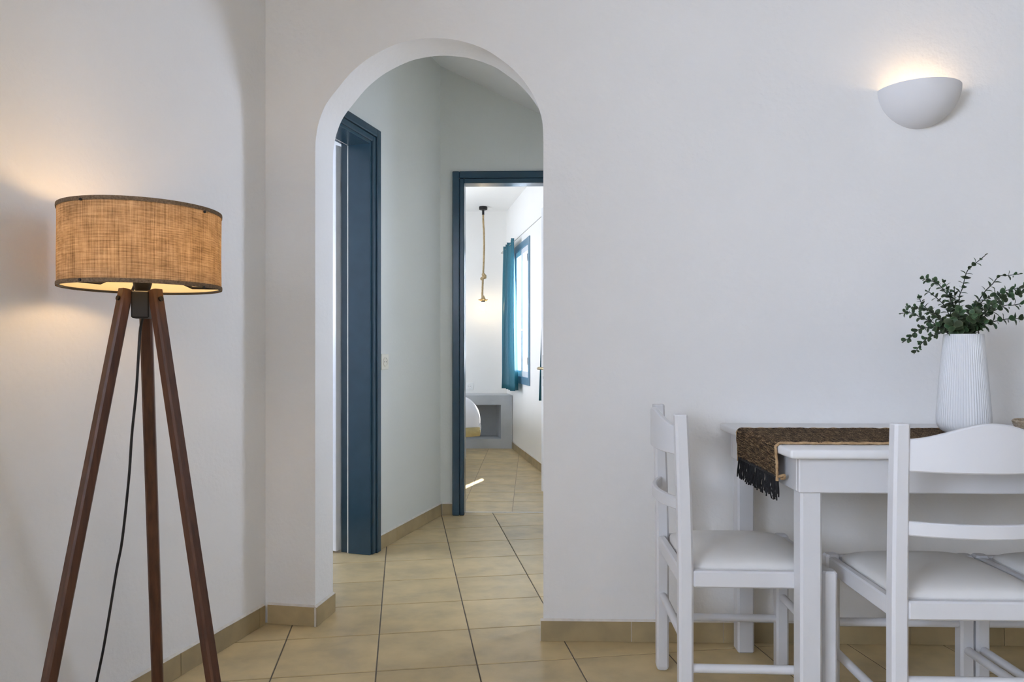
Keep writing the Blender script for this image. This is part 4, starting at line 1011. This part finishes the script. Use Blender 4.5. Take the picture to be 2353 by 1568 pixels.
def put_leaf(stem, base, direction, normal, size, kind):
    global nleaf
    d = Vector(direction).normalized(); n_ = Vector(normal); n_ = (n_ - d * n_.dot(d))
    if n_.length < 1e-4: n_ = d.orthogonal()
    n_.normalize(); b_ = n_.cross(d)
    o = link('leaf', LM[kind], stem); o.matrix_local = Matrix(((d.x, b_.x, n_.x, base.x), (d.y, b_.y, n_.y, base.y), (d.z, b_.z, n_.z, base.z), (0, 0, 0, 1))) @ Matrix.Scale(size, 4)
    nleaf += 1
def spray(px, dy, sz0, sz1, gap, kind=0, start=0.25, rootx=None):
    root = Vector(((rootx or rl.uniform(-0.03, 0.03)), rl.uniform(-0.03, 0.03), -0.05))
    pts = [root, Vector((root.x * 1.25, root.y * 1.2 , -0.001))]
    for i, (u, v) in enumerate(px[::-1]):
        f = (i + 1) / len(px); p = aty(u, v, vy + dy * f); pts.append(Vector((p.x - VX, p.y - vy, p.z - ZV - VH)))
    cv = catmull(pts, 8); lens = [0]
    for a, b in zip(cv[:-1], cv[1:]): lens.append(lens[-1] + (b - a).length)
    Ltot = lens[-1]
    st = MB().tube(cv, [0.0016 * (1 - 0.55 * l / Ltot) + 0.0003 for l in lens], 6).build('stem', M['stem'], pl, smooth=True)
    s = Ltot * start; k = 0
    def at(s):
        for i in range(len(lens) - 1):
            if lens[i + 1] >= s:
                t = (s - lens[i]) / max(lens[i + 1] - lens[i], 1e-9); return cv[i].lerp(cv[i + 1], t), (cv[i + 1] - cv[i]).normalized()
        return cv[-1], (cv[-1] - cv[-2]).normalized()
    while s < Ltot - 0.004:
        p, d = at(s); f = s / Ltot; size = (sz0 + (sz1 - sz0) * f) * 1.28; size *= rl.uniform(0.85, 1.15)
        u = d.orthogonal().normalized(); u = Matrix.Rotation(k * PI / 2 + rl.uniform(-.3, .3) + 0.6, 3, d) @ u
        for sg in (1, -1):
            dirv = u * sg + d * rl.uniform(0.25, 0.7)
            put_leaf(st, p + u * sg * 0.001, dirv, d + Vector((rl.uniform(-.3, .3), rl.uniform(-.5, .1), rl.uniform(-.2, .4))), size, kind if rl.random() < 0.8 else 2)
        s += gap * (1.15 - 0.35 * f) * rl.uniform(0.9, 1.1); k += 1
    p, d = at(Ltot); put_leaf(st, p - d * 0.002, d, d.orthogonal(), sz1 * 0.9, 1)
    return st
spray([(2263.7, 587.5), (2247, 601), (2223, 622.6), (2212, 661), (2204, 690)], -0.03, 0.020, 0.012, 0.0155, 1, 0.42)
spray([(2119.4, 640), (2140, 645.7), (2156, 653), (2172, 672), (2185, 695)], -0.02, 0.020, 0.010, 0.0145, 0, 0.38)
spray([(2167, 645), (2175, 659), (2181.6, 675), (2190, 705)], 0.03, 0.018, 0.009, 0.013, 0, 0.42)
spray([(2130, 669), (2140, 675), (2159, 691), (2172, 705.5), (2188, 735)], 0.01, 0.019, 0.010, 0.015, 0, 0.40)
spray([(2083, 705.5), (2102, 707), (2124, 711), (2146.5, 720), (2180, 745)], -0.04, 0.020, 0.008, 0.0145, 0, 0.35)
spray([(2070, 720.7), (2090.7, 719), (2113, 728), (2134, 737), (2170, 753)], 0.0, 0.020, 0.009, 0.0135, 0, 0.34)
spray([(2111.5, 681.6), (2118, 697.6), (2134, 713.5), (2165, 738)], 0.04, 0.018, 0.010, 0.0115, 2, 0.40)
spray([(2076.4, 785), (2090.7, 775.7), (2102, 764.5), (2118, 755), (2145, 752), (2175, 755)], -0.03, 0.021, 0.010, 0.0145, 2, 0.34)
spray([(2102, 810.8), (2114.6, 793), (2129, 779), (2141.7, 772.5), (2166, 764.5)], -0.07, 0.016, 0.010, 0.0150, 1, 0.42)
spray([(2343.4, 629.8), (2318.7, 633), (2296.4, 635), (2280.5, 653), (2259.7, 675), (2235, 720)], -0.02, 0.020, 0.011, 0.0165, 1, 0.36)
spray([(2374, 660), (2353, 661), (2328, 664), (2306, 670.4), (2261, 689.6), (2232, 730)], 0.02, 0.020, 0.012, 0.0165, 1, 0.34)
spray([(2372, 668), (2341, 673.6), (2317, 680), (2293, 688), (2245, 725)], 0.05, 0.021, 0.013, 0.0155, 2, 0.30)
spray([(2376, 694), (2353, 697), (2325, 702), (2306, 704), (2250, 735)], -0.03, 0.022, 0.014, 0.0165, 1, 0.32)
spray([(2372, 729), (2353, 731), (2331.5, 732.6), (2309, 734), (2285, 739), (2240, 752)], -0.04, 0.022, 0.014, 0.0145, 2, 0.32)
spray([(2192.8, 662.5), (2194, 681.6), (2198, 715)], 0.05, 0.017, 0.010, 0.0155, 1, 0.42)
spray([(2241.4, 716), (2238, 728), (2228, 745)], -0.10, 0.022, 0.010, 0.0085, 2, 0.36)
spray([(2287, 697.5), (2275, 708), (2245, 738)], -0.09, 0.021, 0.009, 0.0085, 2, 0.34)
spray([(2240, 700), (2232, 725)], 0.02, 0.021, 0.018, 0.011, 0, 0.35)
spray([(2205, 715), (2205, 740)], -0.05, 0.021, 0.018, 0.011, 0, 0.35)
spray([(2190, 742), (2195, 756)], -0.05, 0.020, 0.019, 0.010, 0, 0.40)
spray([(2262, 742), (2240, 756)], -0.04, 0.020, 0.018, 0.010, 0, 0.40)

# ------------------------------------------------------------------ woven tray and tumbler
trc = Vector((1.585, 2.20)); tz = TZ1 + RT + 0.0022
mb = MB(); prof_ = []
for k in range(13): prof_.append((0.010 + 0.0085 * k, 0.006))
mb.tube([(0.0, 0, 0.006), (0.001, 0, 0.006)], 0.003, 6)
tray = empty('woven_tray', (trc.x, trc.y, tz), label='round coiled woven tray on the runner at the right edge', cat='tray')
def coil(R0, R1, z0, z1, turns, r):
    N = int(turns * 48); return MB().tube([((R0 + (R1 - R0) * i / N) * math.cos(2 * PI * turns * i / N), (R0 + (R1 - R0) * i / N) * math.sin(2 * PI * turns * i / N), z0 + (z1 - z0) * i / N) for i in range(N + 1)], r, 6)
coil(0.004, 0.108, 0.005, 0.005, 12, 0.0055).build('tray_base', M['coil'], tray, smooth=True)
coil(0.112, 0.120, 0.006, 0.028, 3, 0.0058).build('tray_rim', M['coil'], tray, smooth=True)
tg_ = Vector((trc.x - 0.050, trc.y - 0.01))
MB().lathe([(0.0, 0.002), (0.030, 0.0), (0.034, 0.003), (0.037, 0.06), (0.039, 0.112), (0.0378, 0.114), (0.0365, 0.112), (0.0345, 0.06), (0.031, 0.012), (0.0, 0.010)], 40).build('glass_tumbler', M['glass'], label='clear glass tumbler standing on the woven tray', cat='glass', smooth=True, loc=(tg_.x, tg_.y, tz + 0.0115))
print('tiles', n, 'leaves', nleaf)
